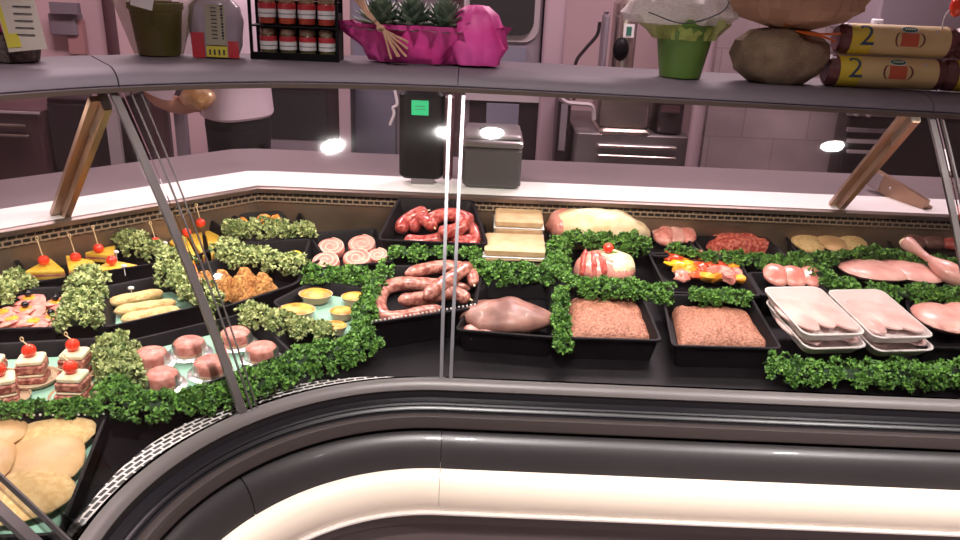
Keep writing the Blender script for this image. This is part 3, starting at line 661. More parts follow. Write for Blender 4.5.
# roulades: spiral cut rolls
for i, (p, r, lab) in enumerate((((-0.3291,1.6327,0.9103), .030, 'pink roulade slice at the back left'), ((-0.2649,1.6584,0.9112), .031, 'pink roulade slice at the back right'), ((-0.3271,1.5655,0.9026), .029, 'pink roulade slice at the front left'), ((-0.2651,1.5897,0.9032), .030, 'pink roulade slice at the front middle'), ((-0.2227,1.6103,0.9045), .022, 'small pink roulade slice at the right rim'))):
    q = t_rou(p[0], p[1], .0); t = thing('roulade', lab, 'roulade', q, 'pink roulades'); tilt = Matrix.Rotation(.5, 4, 'X')
    cc = (q[0], q[1], q[2]+.018)
    mm = M(); mm.lathe([(.001, -.010), (r*.95, -.010), (r, -.004), (r, .006), (r*.93, .009), (.001, .010)], cc, 24, cap=False, T=tilt, sy=.85); mm.build('meat_slice', rawp, t)
    mm = M(); S = []
    for k in range(60):
        a = k*.24; rr_ = r*(.16+.84*k/59); S.append(tilt @ Vector((rr_*math.cos(a), rr_*.85*math.sin(a), .0095)))
    mm.tube([Vector(cc)+s_ for s_ in S], .0013, 6); mm.build('fat_spiral', hamf, t)
# sausages
def sausage(pts, r, m, label, group, name='sausage', n=7, jit=.12):
    P = cr(pts, n); L = len(P); rr_ = [r*math.sqrt(max(.06, 1-abs(2*i/(L-1)-1)**10)) for i in range(L)]
    mm = M(); mm.tube(P, rr_, 12, jit=jit); o = mm.build(name, m, loc=tuple(P[0])); tag(o, label, 'sausage', group)
    k = M(); e = Vector(P[-1]); d = (e-Vector(P[-3])).normalized(); k.tube([e-d*.001, e+d*.006], [.0025, .0012], 6); k.build('knot', fat, o)
    return o
zb = lambda x, y: .936+(y-1.625)*.36-.046
SR = [([(-.165, 1.665, .014), (-.13, 1.655, .018), (-.095, 1.668, .016), (-.07, 1.69, .014)], 'red sausage lying along the front left of the deep tray'),
      ([(-.15, 1.70, .014), (-.14, 1.73, .018), (-.12, 1.71, .03), (-.10, 1.68, .034)], 'red sausage pointing up at the back left of the deep tray'),
      ([(-.11, 1.74, .016), (-.07, 1.752, .02), (-.03, 1.745, .018), (-.01, 1.73, .014)], 'red sausage along the back of the deep tray'),
      ([(-.12, 1.70, .036), (-.08, 1.715, .040), (-.045, 1.715, .038), (-.02, 1.70, .03)], 'red sausage on top across the middle of the heap'),
      ([(-.04, 1.735, .016), (-.015, 1.70, .02), (-.008, 1.67, .018), (-.02, 1.65, .014)], 'red sausage curving down the right side of the deep tray'),
      ([(-.09, 1.66, .038), (-.06, 1.668, .036), (-.04, 1.68, .038), (-.03, 1.70, .045)], 'red sausage on top at the front of the heap'),
      ([(-.075, 1.65, .013), (-.05, 1.645, .014), (-.03, 1.655, .013), (-.01, 1.66, .014)], 'red sausage half hidden at the front right of the deep tray'),
      ([(-.175, 1.69, .016), (-.172, 1.715, .02), (-.15, 1.735, .024), (-.12, 1.745, .03)], 'red sausage curving up the left wall of the deep tray'),
      ([(-.06, 1.70, .016), (-.05, 1.675, .018), (-.035, 1.665, .016), (-.015, 1.68, .014)], 'red sausage buried in the middle of the deep tray')]
for P, lab in SR: sausage([(x-.006, y, zb(x, y)+h_*1.15+.003) for x, y, h_ in P], .0158, sausr, lab, 'red sausages in the deep tray')
cz = lambda p, h_=0.: Vector(t_coil(p[0], p[1], .016+h_))
sausage([cz(p) for p in ((-0.0188,1.4844,0.8923), (-0.1005,1.4895,0.8932), (-0.1613,1.4870,0.8936), (-0.1936,1.4540,0.8904), (-0.1913,1.3915,0.8830), (-0.1693,1.3535,0.8780), (-0.1290,1.3654,0.8787), (-0.0746,1.4042,0.8828))], .0155, sausp, 'long pink sausage curling round the left of its tray', 'coiled pink sausage', n=9)
sausage([cz(p, .004) for p in ((-0.1573,1.4148,0.8850), (-0.1057,1.4283,0.8859), (-0.0578,1.4526,0.8885), (-0.0172,1.4322,0.8861))], .0145, sausp, 'straight pink sausage inside the coil', 'coiled pink sausage')
sausage([cz(p, .014) for p in ((-0.1530,1.5049,0.8956), (-0.0836,1.5430,0.8994), (-0.0246,1.5352,0.8984), (-0.0104,1.4728,0.8909))], .0140, sausp, 'pink sausage along the back of the coil tray', 'coiled pink sausage')
sausage([cz(p, .026) for p in ((-0.1029,1.3940,0.8817), (-0.0771,1.4429,0.8874), (-0.0437,1.4948,0.8936), (-0.0203,1.5312,0.8979))], .0140, sausp, 'pink sausage lying over the top of the coil', 'coiled pink sausage')
# roast meat, stuffed roast, netted roast
q = t_roast(*(0.0514,1.3809,0.8799)[:2])
mm = M(); mm.ball((q[0], q[1], q[2]+.03), (.082, .05, .036), 28, 16, jit=.28, js=26, flat=.03, rot=-.1)
tag(mm.build('roast_joint', rawb, loc=q), 'brown-pink boned roast beside the sausage coil', 'meat')
q = t_roast(*(0.0154,1.3528,0.8765)[:2]); mm = M(); mm.ball((q[0], q[1], q[2]+.018), (.04, .03, .018), 20, 12, jit=.3, js=40, flat=.016)
tag(mm.build('meat_piece', rawpp, loc=q), 'pale piece of meat at the front left of the roast tray', 'meat')
p = (0.2717,1.7743,0.9271); mm = M(); zt = zr(p[0], p[1])-.048
mm.ball((p[0], p[1], zt+.054), (.120, .058, .052), 40, 22, jit=.16, js=30, flat=.046, rot=-.10)
nr = mm.build('netted_roast', fat, loc=(p[0], p[1], zt)); tag(nr, 'long cream netted roast lying behind the kale by the back panel', 'meat')
mm = M(); mm.ball((p[0]-.078, p[1]+.008, zt+.056), (.042, .044, .043), 20, 14, jit=.2, js=40); k = mm.build('pink_end', rawp, nr); k['label'] = 'pink marbled end'
mm = M()
for i in range(9):
    x = -.095+.024*i; rr_ = math.sqrt(max(.1, 1-(x/.118)**2))
    ringp = [Vector((p[0]+x*math.cos(-.1)-math.sin(-.1)*.053*rr_*math.cos(a), p[1]+x*math.sin(-.1)+.053*rr_*math.cos(a), zt+.05+.049*rr_*math.sin(a))) for a in [j*2*PI/24 for j in range(25)]]
    mm.tube([v for v in ringp], .0009, 5)
k = mm.build('string_net', paper, nr); k['label'] = 'white string netting'
p = (0.2664,1.5924,0.9053); zt = zr(p[0], p[1])-.048; t = thing('stuffed_roast', 'round stuffed pink and cream roast topped with a tomato', 'meat', (p[0], p[1], zt))
mm = M(); mm.ball((p[0], p[1], zt+.045), (.068, .05, .040), 32, 18, jit=.14, js=30, flat=.044); mm.build('meat_body', rawp, t)
mm = M(); mm.ball((p[0]+.018, p[1]+.002, zt+.049), (.050, .045, .0385), 28, 16, jit=.16, js=34, flat=.03); mm.build('cream_side', fat, t)
mm = M()
for a in (-.5, .15, .7):
    mm.ball((p[0]-.032+.026*a, p[1]-.010-.008*a, zt+.053), (.009, .042, .034), 16, 10, jit=.2, js=60, rot=.35*a)
mm.build('pink_fold', rawr, t)
cherry((p[0]+.004, p[1]-.006, zt+.0855), .0115, 'cherry tomato on top of the stuffed roast', None, False)
mm = M()
for a in (0, 1.2, 2.4): mm.ball((p[0]+.004+.012*math.cos(a), p[1]-.006+.012*math.sin(a), zt+.088), (.010, .004, .0015), 8, 5, rot=a)
mm.build('herb_leaf', kale, t)
# layered beige blocks
for (p, w, d_, lab) in (((0.0737,1.6510,0.9123), .135, .085, 'beige layered block at the front of its tray'), ((0.0850,1.7560,0.9249), .112, .075, 'beige layered block at the back, raised higher')):
    q = t_blk(p[0], p[1]); dz = .0 if 'front' in lab else .018
    t = thing('layered_block', lab, 'block', (q[0], q[1], q[2]+dz), 'beige layered blocks'); tp = .0
    for i in range(3):
        mm = M(); mm.box((q[0], q[1], q[2]+dz+.001+.0095+i*.0185), (w*(1-.01*i), d_, .0165), bev=.003, T=Matrix.Rotation(.13, 4, 'X')); mm.build('block_layer', polenta, t)
        if i < 2: mm = M(); mm.box((q[0], q[1], q[2]+dz+.0192+i*.0185), (w*1.03, d_*1.03, .0012), T=Matrix.Rotation(.13, 4, 'X')); mm.build('paper_sheet', paper, t)
    if dz:
        mm = M(); mm.box((q[0], q[1], q[2]+.0085), (w*.8, d_*.7, .015)); mm.build('block_layer', polenta, t)
# loose contents
def strips(tr, corners4, n, sx, sy, sz, mats, name, labels, cat, group, rot=0., jit=.25, up=.012, lean=.3, js=40):
    A, B, C_, D_ = [Vector(c[:2]) for c in corners4]; k = 0; cols = n[0]; rws = n[1]
    for j in range(rws):
        for i in range(cols):
            u = (i+.5)/cols; v = (j+.5)/rws; pnt = (A*(1-u)+B*u)*(1-v)+(D_*(1-u)+C_*u)*v
            q = tr(pnt.x, pnt.y); mm = M(); r0 = rot+RND.uniform(-.2, .2)
            mm.ball((q[0], q[1], q[2]+sz*.9+up), (sx, sy, sz), 18, 10, jit=jit, js=js, rot=r0, T=Matrix.Rotation(RND.uniform(-.1, .1)+lean, 4, 'X'), seed=k*3.1)
            o = mm.build(name, mats[k % len(mats)], loc=q); tag(o, labels[k] if isinstance(labels, list) else labels, cat, group); k += 1
def mound(tr, P, h_, m, name, label, cat, seed=0., amp=.006, fr=45, kind=None, N=34):
    """heaped soft food filling a tray: grid in the quad, raised in the middle"""
    A, B, C_, D_ = [Vector(c[:2]) for c in P]; mm = M(); vs = []; fs = []
    for j in range(N+1):
        for i in range(N+1):
            u = i/N; v = j/N; q = (A*(1-u)+B*u)*(1-v)+(D_*(1-u)+C_*u)*v
            e = min(1, min(u, 1-u, v, 1-v)*3.6); e = math.sqrt(max(0, 1-(1-e)**2))
            zz = h_*e*(1+.25*noise.noise(Vector((q.x*14+seed, q.y*14, seed))))+amp*e*noise.noise(Vector((q.x*fr+seed, q.y*fr, 0)))+amp*.5*e*noise.noise(Vector((q.x*fr*3, q.y*fr*3+seed, 0)))
            vs.append(tr(q.x, q.y, .001+max(zz, 0)))
    for j in range(N):
        for i in range(N): a = j*(N+1)+i; fs.append((a, a+N+1, a+N+2, a+1))
    o0 = len(vs); 
    for j, i in [(0, i) for i in range(N+1)]+[(j, N) for j in range(1, N+1)]+[(N, i) for i in range(N-1, -1, -1)]+[(j, 0) for j in range(N-1, 0, -1)]:
        pass
    mm.add(vs, fs); ctr = tr(*((A+B+C_+D_)/4)); o = mm.build(name, m, loc=ctr, angle=80)
    tag(o, label, cat, None, kind)
mound(t_m1, [(0.1832,1.5017,0.8744), (0.3281,1.5056,0.8749), (0.3371,1.3588,0.8573), (0.1714,1.3530,0.8566)], .026, mince, 'minced_meat', 'brown minced meat heaped between kale sprig and next tray', 'minced meat', 1.)
mound(t_m2, [(0.3945,1.4867,0.8726), (0.5459,1.4871,0.8727), (0.5559,1.3479,0.8560), (0.3810,1.3415,0.8552)], .026, mince, 'minced_meat', 'brown minced meat heaped beside the foam trays', 'minced meat', 5.)
mound(t_mr, [(0.5230,1.7986,0.9100), (0.6809,1.8138,0.9119), (0.6995,1.7512,0.9043), (0.5366,1.7360,0.9025)], .028, mincer, 'minced_meat', 'bright red minced meat at the back', 'minced meat', 9.)
strips(t_sl, [(0.4066,1.8320,0.9140), (0.4885,1.8400,0.9150), (0.4998,1.7587,0.9052), (0.4223,1.7461,0.9037)], (3, 2), .026, .032, .015, [rawpp, hamp], 'pork_slice', ['pale pork slice, back left of its tray', 'pale pork slice, back middle of its tray', 'pale pork slice, back right of its tray', 'pale pork slice, front left of its tray', 'pale pork slice, front middle of its tray', 'pale pork slice, front right of its tray'], 'meat', 'pale pork slices')
strips(t_tc, [(0.7476,1.8330,0.9542), (0.9089,1.8376,0.9547), (0.8936,1.7212,0.9407), (0.7392,1.7117,0.9396)], (3, 1), .036, .054, .012, [crumbp, tan, crumbp], 'tan_cutlet', ['tan breaded cutlet at the left under the bracket', 'tan breaded cutlet in the middle under the bracket', 'tan breaded cutlet at the right under the bracket'], 'cutlet', 'tan breaded cutlets', lean=.1, js=25)
strips(t_ribs, [(1.0034,1.8391,0.9149), (1.1885,1.8569,0.9170), (1.1654,1.7683,0.9064), (1.0051,1.7536,0.9046)], (4, 1), .032, .036, .018, [rawb, rawb, rawr], 'rib_piece', ['brown rib piece at the left under the white shank', 'red rib piece second from the left at the far end', 'brown rib piece third from the left at the far end', 'red rib piece at the right edge'], 'meat', 'rib pieces at the far end', js=30)
strips(t_pc, [(0.6156,1.6260,0.8893), (0.7349,1.6273,0.8895), (0.7367,1.5609,0.8815), (0.6185,1.5638,0.8819)], (3, 1), .030, .036, .013, [rawp, rawp, rawp], 'pink_cutlet', ['small pink cutlet at the left behind the foam trays', 'small pink cutlet in the middle behind the foam trays', 'small pink cutlet at the right behind the foam trays'], 'cutlet', 'small pink cutlets', js=25)
strips(t_big, [(0.8177,1.6817,0.8960), (0.9878,1.6873,0.8967), (1.0012,1.5963,0.8858), (0.8216,1.5810,0.8839)], (2, 1), .074, .066, .016, [rawpp, rawpp], 'meat_slice', ['large smooth pink meat slice at the left of its tray', 'large smooth pink meat slice at the right of its tray'], 'meat', 'large pink slices', lean=.06, jit=.12, js=14, rot=-.2)
strips(t_ck, [(0.9017,1.4962,0.8737), (1.0349,1.5070,0.8750), (0.9892,1.3876,0.8607), (0.8684,1.3855,0.8605)], (2, 1), .052, .066, .018, [rawpp, rawpp], 'pink_fillet', ['pale pink fillet beside the foam trays at right', 'pale pink fillet at the right end of its tray'], 'meat', 'pale pink fillets', lean=.06, jit=.14, js=16)
strips(t_tan, [(-0.7391,0.9539,0.8704), (-0.5612,0.9968,0.8523), (-0.5272,0.8106,0.8419), (-0.6609,0.7542,0.8575)], (2, 3), .058, .055, .012, [tan, crumbp, tan, tan, tan, crumbp], 'tan_cutlet', ['large smooth tan cutlet, rear left of the near tray', 'large rough tan cutlet, rear right of the near tray', 'large tan cutlet, middle left of the near tray', 'large tan cutlet, middle right of the near tray', 'large tan cutlet, front left of the near tray', 'large rough tan cutlet, front right of the near tray'], 'cutlet', 'large tan cutlets', lean=.1, jit=.16, js=16, up=.002)
# pepper skewers: rows of chunks on a stick
k = 0; A, B, C_, D_ = [Vector(c[:2]) for c in ((0.4145,1.7043,0.8987), (0.5639,1.6980,0.8980), (0.5755,1.5775,0.8835), (0.4263,1.5823,0.8841))]
slab = ['at the back', 'second from the back', 'third from the back', 'second from the front', 'at the front']
for j in range(5):
    v = (j+.5)/5; a = A*(1-v)+D_*v; b = B*(1-v)+C_*v; q0 = t_pe(a.x, a.y); t = thing('pepper_skewer', 'skewer of peppers and meat '+slab[j]+' of its tray', 'skewer', q0, 'pepper skewers')
    st = M(); st.tube([t_pe(a.x-.002, a.y, .016), t_pe(b.x+.006, b.y, .016)], .0012, 6); st.build('wooden_stick', pickm, t)
    for i in range(6):
        u = (i+.5)/6; p_ = a*(1-u)+b*u; q = t_pe(p_.x, p_.y, .019+RND.uniform(0, .006)); mm = M()
        mt, nm = RND.choice([(yelp, 'yellow_pepper'), (orange, 'orange_pepper'), (redp, 'red_pepper'), (hamp, 'pink_meat'), (rawp, 'pink_meat')])
        mm.ball(q, (RND.uniform(.013, .025), RND.uniform(.010, .017), RND.uniform(.008, .012)), 10, 7, jit=.7, js=90, rot=RND.uniform(-.9, .9), T=Matrix.Rotation(RND.uniform(-.4, .4), 4, 'X')); mm.build(nm, mt, t)
# white shank bone
P = [Vector((0.9632,1.7060,0.9539)), Vector((0.9771,1.6486,0.9440)), Vector((0.9938,1.5925,0.9333)), Vector((1.0320,1.5413,0.9212))]
pts = cr(P, 7); n = len(pts); mm = M(); mm.tube(pts, [.012+.004*math.cos(i/n*9)+.018*max(0, i/n-.35) for i in range(n)], 14, jit=.1)
o = mm.build('pork_shank', rawpp, loc=tuple(P[0])); tag(o, 'pale pork shank with a white bone end sticking out over the kale', 'meat')
mm = M(); mm.ball(tuple(P[0]), (.015, .011, .011), 14, 10, jit=.2); k_ = mm.build('bone_end', fat, o); k_['label'] = 'white knobbly bone end'
# foam trays
def foam_tray(c, w, d, z, rot, label, meat):
    t = thing('foam_tray', label, 'packed tray', (c[0], c[1], z), 'stacked white foam trays of meat')
    R = rounded(w/2, d/2, .018, 4); n = len(R); T_ = Matrix.Translation((c[0], c[1], z)) @ Matrix.Rotation(rot, 4, 'Z') @ Matrix.Rotation(.12, 4, 'X')
    rings = [(.82, 0), (.97, .019), (1.0, .0205), (1.0, .0225), (.955, .0225), (.80, .003)]; vs = []
    for s_, zz in rings: vs += [(x*s_, y*s_, zz) for x, y in R]
    fs = [tuple(range(n))[::-1], tuple(range(5*n, 6*n))]+[(k*n+i, k*n+(i+1) % n, (k+1)*n+(i+1) % n, (k+1)*n+i) for k in range(5) for i in range(n)]
    mm = M(); mm.add(vs, fs, 0, T_); mm.build('tray_shell', foam, t)
    mm = M()
    for i in range(3 if meat else 0):
        mm.ball(tuple(T_ @ Vector(((-.27+.27*i)*w, .01*(i % 2), .012))), (w*.24, d*.41, .009), 16, 9, jit=.15, js=25, rot=rot+.1*i)
    if meat: mm.build('pink_meat', foamm, t)
    mm = M(); mm.add([(x*1.0, y*1.0, .0232) for x, y in R]+[(x*.6, y*.6, .0245) for x, y in R], [(i, (i+1) % n, n+(i+1) % n, n+i) for i in range(n)]+[tuple(range(n, 2*n))], 0, T_); mm.build('cling_film', film, t)
fa = (0.6361,1.3827,0.9101); fb = (0.7660,1.3946,0.9066); fz = zr(fa[0], fa[1])-.004
foam_tray((fa[0]+.004, fa[1]), .122, .178, fz-.006, .15, 'white foam tray of pink meat, left stack, lower one', True)
foam_tray((fa[0]-.002, fa[1]+.004), .122, .178, fz+.0185, .15, 'white foam tray of pink meat, left stack, top one', True)
foam_tray((fb[0]+.006, fb[1]), .122, .178, fz-.011, .15, 'white foam tray of pink meat, right stack, lower one', True)
foam_tray((fb[0], fb[1]+.004), .122, .178, fz+.0135, .15, 'white foam tray of pink meat, right stack, top one', True)

# ------------------------------------------------------------------ leafy garlands
def garland(pts, w, h_, n, m, label, group, name='kale_garland', leaf=.0095, up=0., cat='garland'):
    P = cr(pts, 8); L = len(P); mm = M(); S = [0.]
    for i in range(1, L): S.append(S[-1]+(P[i]-P[i-1]).length)
    rnd = random.Random(len(label)*7+n)
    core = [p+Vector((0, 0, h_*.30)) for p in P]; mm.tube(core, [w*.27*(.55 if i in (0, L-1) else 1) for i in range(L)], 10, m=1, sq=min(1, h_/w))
    NL = 9
    for _ in range(int(n/NL*1.25)):
        s_ = rnd.uniform(-w*.15, S[-1]+w*.15); i = 0; sc_ = min(max(s_, 0), S[-1])
        while i < L-2 and S[i+1] < sc_: i += 1
        f = (sc_-S[i])/max(1e-6, S[i+1]-S[i]); c = P[i].lerp(P[i+1], f); tn = (P[i+1]-P[i]).normalized(); c = c+tn*(s_-sc_); sd = Vector((-tn.y, tn.x, 0)).normalized()
        a = rnd.uniform(-.35, PI+.35); wob = 1+.55*noise.noise(c*45)
        rr_ = rnd.uniform(.50, 1.0)*wob; R0 = leaf*rnd.uniform(.8, 1.7)
        ctr = c+sd*(math.cos(a)*w/2*rr_)+Vector((0, 0, math.sin(a)*h_*rr_*.75+h_*.10))
        out0 = (sd*math.cos(a)+Vector((0, 0, math.sin(a)+.45))+tn*rnd.uniform(-.8, .8)).normalized()
        for j in range(NL):
            dv = Vector((rnd.gauss(0, 1), rnd.gauss(0, 1), rnd.gauss(0, 1))).normalized(); out = (out0+dv*.95).normalized()
            o = ctr+out*R0*.55; u = out.cross(Vector((rnd.uniform(-1, 1), rnd.uniform(-1, 1), rnd.uniform(-1, 1)))).normalized(); v = out.cross(u)
            ls = leaf*rnd.uniform(.45, .85); K = 5; vs = [tuple(o)]; ph = rnd.uniform(0, 6.28)
            for k in range(K):
                an = ph+k*2*PI/K*.8; lift = (.8 if k % 2 else .1)+rnd.uniform(-.2, .2)
                vs.append(tuple(o+(u*math.cos(an)+v*math.sin(an))*ls*.75+out*ls*lift))
            mm.add(vs, [(0, 1+k, 2+k) for k in range(K-1)])
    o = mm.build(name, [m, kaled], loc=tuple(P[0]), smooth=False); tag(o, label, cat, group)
GP = 'pale parsley garlands'; GK = 'green kale garlands'
def parsley(pts, w, h_, n, label): garland(pts, w, h_, n, kalel, label, GP, 'parsley_garland', .0100)
def kales(pts, w, h_, n, label, leaf=.0085): garland(pts, w, h_, n, kale, label, GK, 'kale_garland', leaf)
parsley([(-0.7519,1.5650,0.9333), (-0.6943,1.5306,0.9257), (-0.6456,1.5049,0.9196), (-0.5824,1.4746,0.9121)], .040, .026, 1100, 'parsley garland running from the white pin towards the glass bar')
parsley([(-0.5575,1.6577,0.9290), (-0.4978,1.6660,0.9266), (-0.4407,1.6782,0.9250), (-0.3836,1.6841,0.9232)], .044, .028, 1200, 'parsley garland in front of the orange bites in the back corner')
parsley([(-0.5416,1.5495,0.9168), (-0.4888,1.5329,0.9119), (-0.4242,1.5233,0.9073), (-0.3708,1.5155,0.9038)], .046, .030, 1300, 'parsley garland in front of the lemon half')
parsley([(-0.6204,1.4430,0.9119), (-0.5806,1.4140,0.9062), (-0.5340,1.3677,0.8984), (-0.4897,1.3465,0.8931)], .044, .028, 1000, 'parsley garland between the pale rolls and the golden pyramids')
parsley([(-0.8587,1.2651,0.9193), (-0.8534,1.3024,0.9212), (-0.8415,1.3431,0.9229)], .040, .026, 700, 'parsley garland at the left edge of the photo')
parsley([(-0.7350,1.3738,0.9154), (-0.7179,1.3132,0.9090), (-0.6958,1.2583,0.9028), (-0.6824,1.2118,0.8982)], .050, .030, 1700, 'wide parsley garland between the ham canapes and the pale rolls')
parsley([(-0.5991,1.1599,0.8864), (-0.5725,1.1169,0.8808), (-0.5466,1.0708,0.8751)], .056, .032, 1200, 'parsley tuft between mini sandwiches and pink medallions')
parsley([(-0.4231,1.3085,0.8848), (-0.3771,1.2996,0.8810), (-0.3231,1.2851,0.8763), (-0.2679,1.2607,0.8708)], .044, .028, 1200, 'parsley garland between pink medallions and tartlets')
kales([(-0.5474,1.0375,0.8731), (-0.5041,1.0159,0.8673), (-0.4616,1.0203,0.8633), (-0.4127,1.0518,0.8608), (-0.3726,1.0760,0.8592)], .052, .030, 2200, 'dark kale garland along the front of the pink medallions')
kales([(-0.3790,1.0561,0.8581), (-0.3417,1.1120,0.8600), (-0.2937,1.1693,0.8624), (-0.2265,1.2159,0.8640), (-0.1925,1.2552,0.8672)], .062, .032, 2200, 'dark kale garland along the inner bend before the sausage coil')
kales([(-0.6942,0.9544,0.8853), (-0.6542,0.9695,0.8813), (-0.6054,0.9841,0.8765), (-0.5485,1.0003,0.8711)], .022, .012, 700, 'thin kale garland between mini sandwiches and tan cutlets')
kales([(-0.3468,1.4804,0.8988), (-0.2931,1.4853,0.8971), (-0.2336,1.4944,0.8962)], .038, .026, 900, 'kale garland in front of the roulade tray')
kales([(-0.1952,1.5301,0.8994), (-0.2093,1.4519,0.8906), (-0.2126,1.3662,0.8807), (-0.2099,1.2757,0.8701)], .034, .026, 1200, 'kale garland along the left side of the sausage coil tray')
kales([(-0.1916,1.6042,0.9081), (-0.1315,1.6116,0.9081), (-0.0667,1.6185,0.9084), (-0.0014,1.6294,0.9097)], .028, .018, 800, 'kale garland between the red sausages and the coil')
kales([(-0.0120,1.5319,0.8980), (0.0423,1.5323,0.8981), (0.1049,1.5334,0.8982), (0.1468,1.5371,0.8986)], .044, .032, 1500, 'kale garland in front of the beige blocks')
kales([(0.1681,1.6698,0.9146), (0.1633,1.5970,0.9058), (0.1616,1.5083,0.8952)], .045, .032, 1200, 'kale tuft between the beige blocks and the stuffed roast')
kales([(0.1839,1.7018,0.9184), (0.2472,1.6975,0.9179), (0.3148,1.6937,0.9174), (0.3730,1.6890,0.9169)], .040, .034, 1500, 'kale garland between the netted roast and the stuffed roast')
kales([(0.1806,1.4890,0.8929), (0.2455,1.4863,0.8926), (0.3163,1.4841,0.8923), (0.3813,1.4733,0.8910)], .044, .030, 1500, 'kale garland in front of the stuffed roast')
kales([(0.4237,1.6937,0.9174), (0.4840,1.6595,0.9133), (0.5746,1.6484,0.9120), (0.6498,1.6409,0.9111), (0.7051,1.6412,0.9111)], .028, .020, 1500, 'kale garland behind the pepper skewers and the pink cutlets')
kales([(0.4265,1.4771,0.8915), (0.4865,1.4741,0.8911), (0.5515,1.4755,0.8913)], .028, .018, 700, 'kale garland in front of the pepper skewers')
kales([(0.6954,1.6450,0.9116), (0.7429,1.6541,0.9127), (0.8296,1.6765,0.9154), (0.9065,1.6983,0.9180), (0.9703,1.6650,0.9140)], .032, .026, 1500, 'kale garland in front of the tan breaded cutlets')
kales([(0.7244,1.5966,0.9058), (0.7525,1.5462,0.8997), (0.8076,1.5172,0.8963), (0.9004,1.5167,0.8962), (1.0086,1.5257,0.8973)], .032, .024, 1600, 'kale garland in front of the large pink slices')
kales([(0.9763,1.6360,0.9205), (1.0293,1.6408,0.9211), (1.0865,1.6365,0.9206)], .030, .026, 600, 'kale tuft behind the pork shank at the right edge')
kales([(0.1625,1.4631,0.8898), (0.1581,1.4007,0.8823), (0.1573,1.3358,0.8745), (0.1580,1.2805,0.8529)], .022, .018, 700, 'narrow kale sprig hanging down between roast and minced meat')
kales([(0.5344,1.2821,0.8331), (0.6024,1.2685,0.8314), (0.6940,1.2719,0.8318), (0.7969,1.2792,0.8327), (0.9274,1.2854,0.8334)], .062, .034, 2600, 'dark kale garland in the front well below the foam trays')

# ------------------------------------------------------------------ things on the glass-top shelf
ZS = 1.3335
def sp(p): return (p[0], p[1], ZS+zs(p[0]))
def crumple(prof_, c, n, m_amp, seed, T=None, sx=1., sy=1.):
    """lathe with crumpled radius"""
    vs = []; fs = []
    for k, (r, z) in enumerate(prof_):
        for i in range(n):
            a = 2*PI*i/n; q = r*(1+m_amp*noise.noise(Vector((math.cos(a)*2.2+seed, math.sin(a)*2.2, z*25+seed)))+m_amp*.5*noise.noise(Vector((math.cos(a)*6+seed, math.sin(a)*6, z*60))))
            vs.append((c[0]+q*sx*math.cos(a), c[1]+q*sy*math.sin(a), c[2]+z+m_amp*.1*r*noise.noise(Vector((a*3, k, seed)))))
    for k in range(len(prof_)-1):
        for i in range(n): fs.append((k*n+i, k*n+(i+1) % n, (k+1)*n+(i+1) % n, (k+1)*n+i))
    return vs, fs
# 1 pink-wrapped wicker gift pot
c = sp((-0.7390,1.2600,1.3350)); t = thing('gift_basket', 'small grey wicker basket with pink wrap and a pale card at left end of shelf', 'basket', c)
mm = M(); mm.lathe([(.03, 0), (.034, .002), (.038, .02), (.036, .042), (.033, .042), (.031, .01)], c, 24, cap=True); mm.build('wicker_pot', wicker, t)
mm = M(); mm.add(*crumple([(.030, .045), (.040, .06), (.046, .09), (.052, .13), (.050, .16)], (c[0]-.016, c[1], c[2]), 40, .3, 3.)); mm.build('pink_wrap', pinkr, t)
mm = M(); mm.box((c[0]+.042, c[1]-.044, c[2]+.062), (.056, .0015, .080), rot=.1, T=Matrix.Rotation(-.12, 4, 'Y')); cd = mm.build('card', whitel, t, smooth=False); cd['label'] = 'pale printed card'
mm = M(); mm.box((c[0]+.028, c[1]-.0464, c[2]+.036), (.020, .001, .020), rot=.1, T=Matrix.Rotation(-.12, 4, 'Y')); mm.box((c[0]+.018, c[1]-.0470, c[2]+.066), (.006, .001, .060), rot=.1, T=Matrix.Rotation(-.12, 4, 'Y')); mm.build('yellow_band', yell, cd, smooth=False)
mm = M()
for i in range(5): mm.box((c[0]+.048, c[1]-.0452, c[2]+.045+i*.010), (.026, .0008, .0015), rot=.1)
mm.build('print_line', ink, cd, smooth=False)
mm = M()
for k in range(2): mm.tube(cr([(c[0]-.01, c[1]-.03, c[2]+.10), (c[0]+.02+.01*k, c[1]-.045, c[2]+.125), (c[0]+.045, c[1]-.045, c[2]+.108+.012*k)], 8), [.006]*17, 8, sq=.3)
mm.build('ribbon', pinkr, t)
# 2 olive pot
c = sp((-0.5760,1.4200,1.3330)); t = thing('potted_gift', 'dark olive flowerpot in yellow-green cellophane with a white card', 'pot', c)
mm = M(); mm.lathe([(.032, 0), (.035, .002), (.043, .075), (.046, .077), (.046, .088), (.042, .088), (.036, .02)], c, 28); mm.build('pot', olivepot, t)
mm = M(); mm.add(*crumple([(.038, .001), (.046, .02), (.055, .05), (.066, .08), (.080, .12), (.085, .15)], c, 44, .22, 7., sy=.8)); mm.build('cellophane', olivew, t, smooth=False)
mm = M(); mm.box((c[0]+.006, c[1]-.062, c[2]+.098), (.034, .0012, .034), rot=.2, T=Matrix.Rotation(.25, 4, 'Y')); mm.build('card', white_m, t, smooth=False)
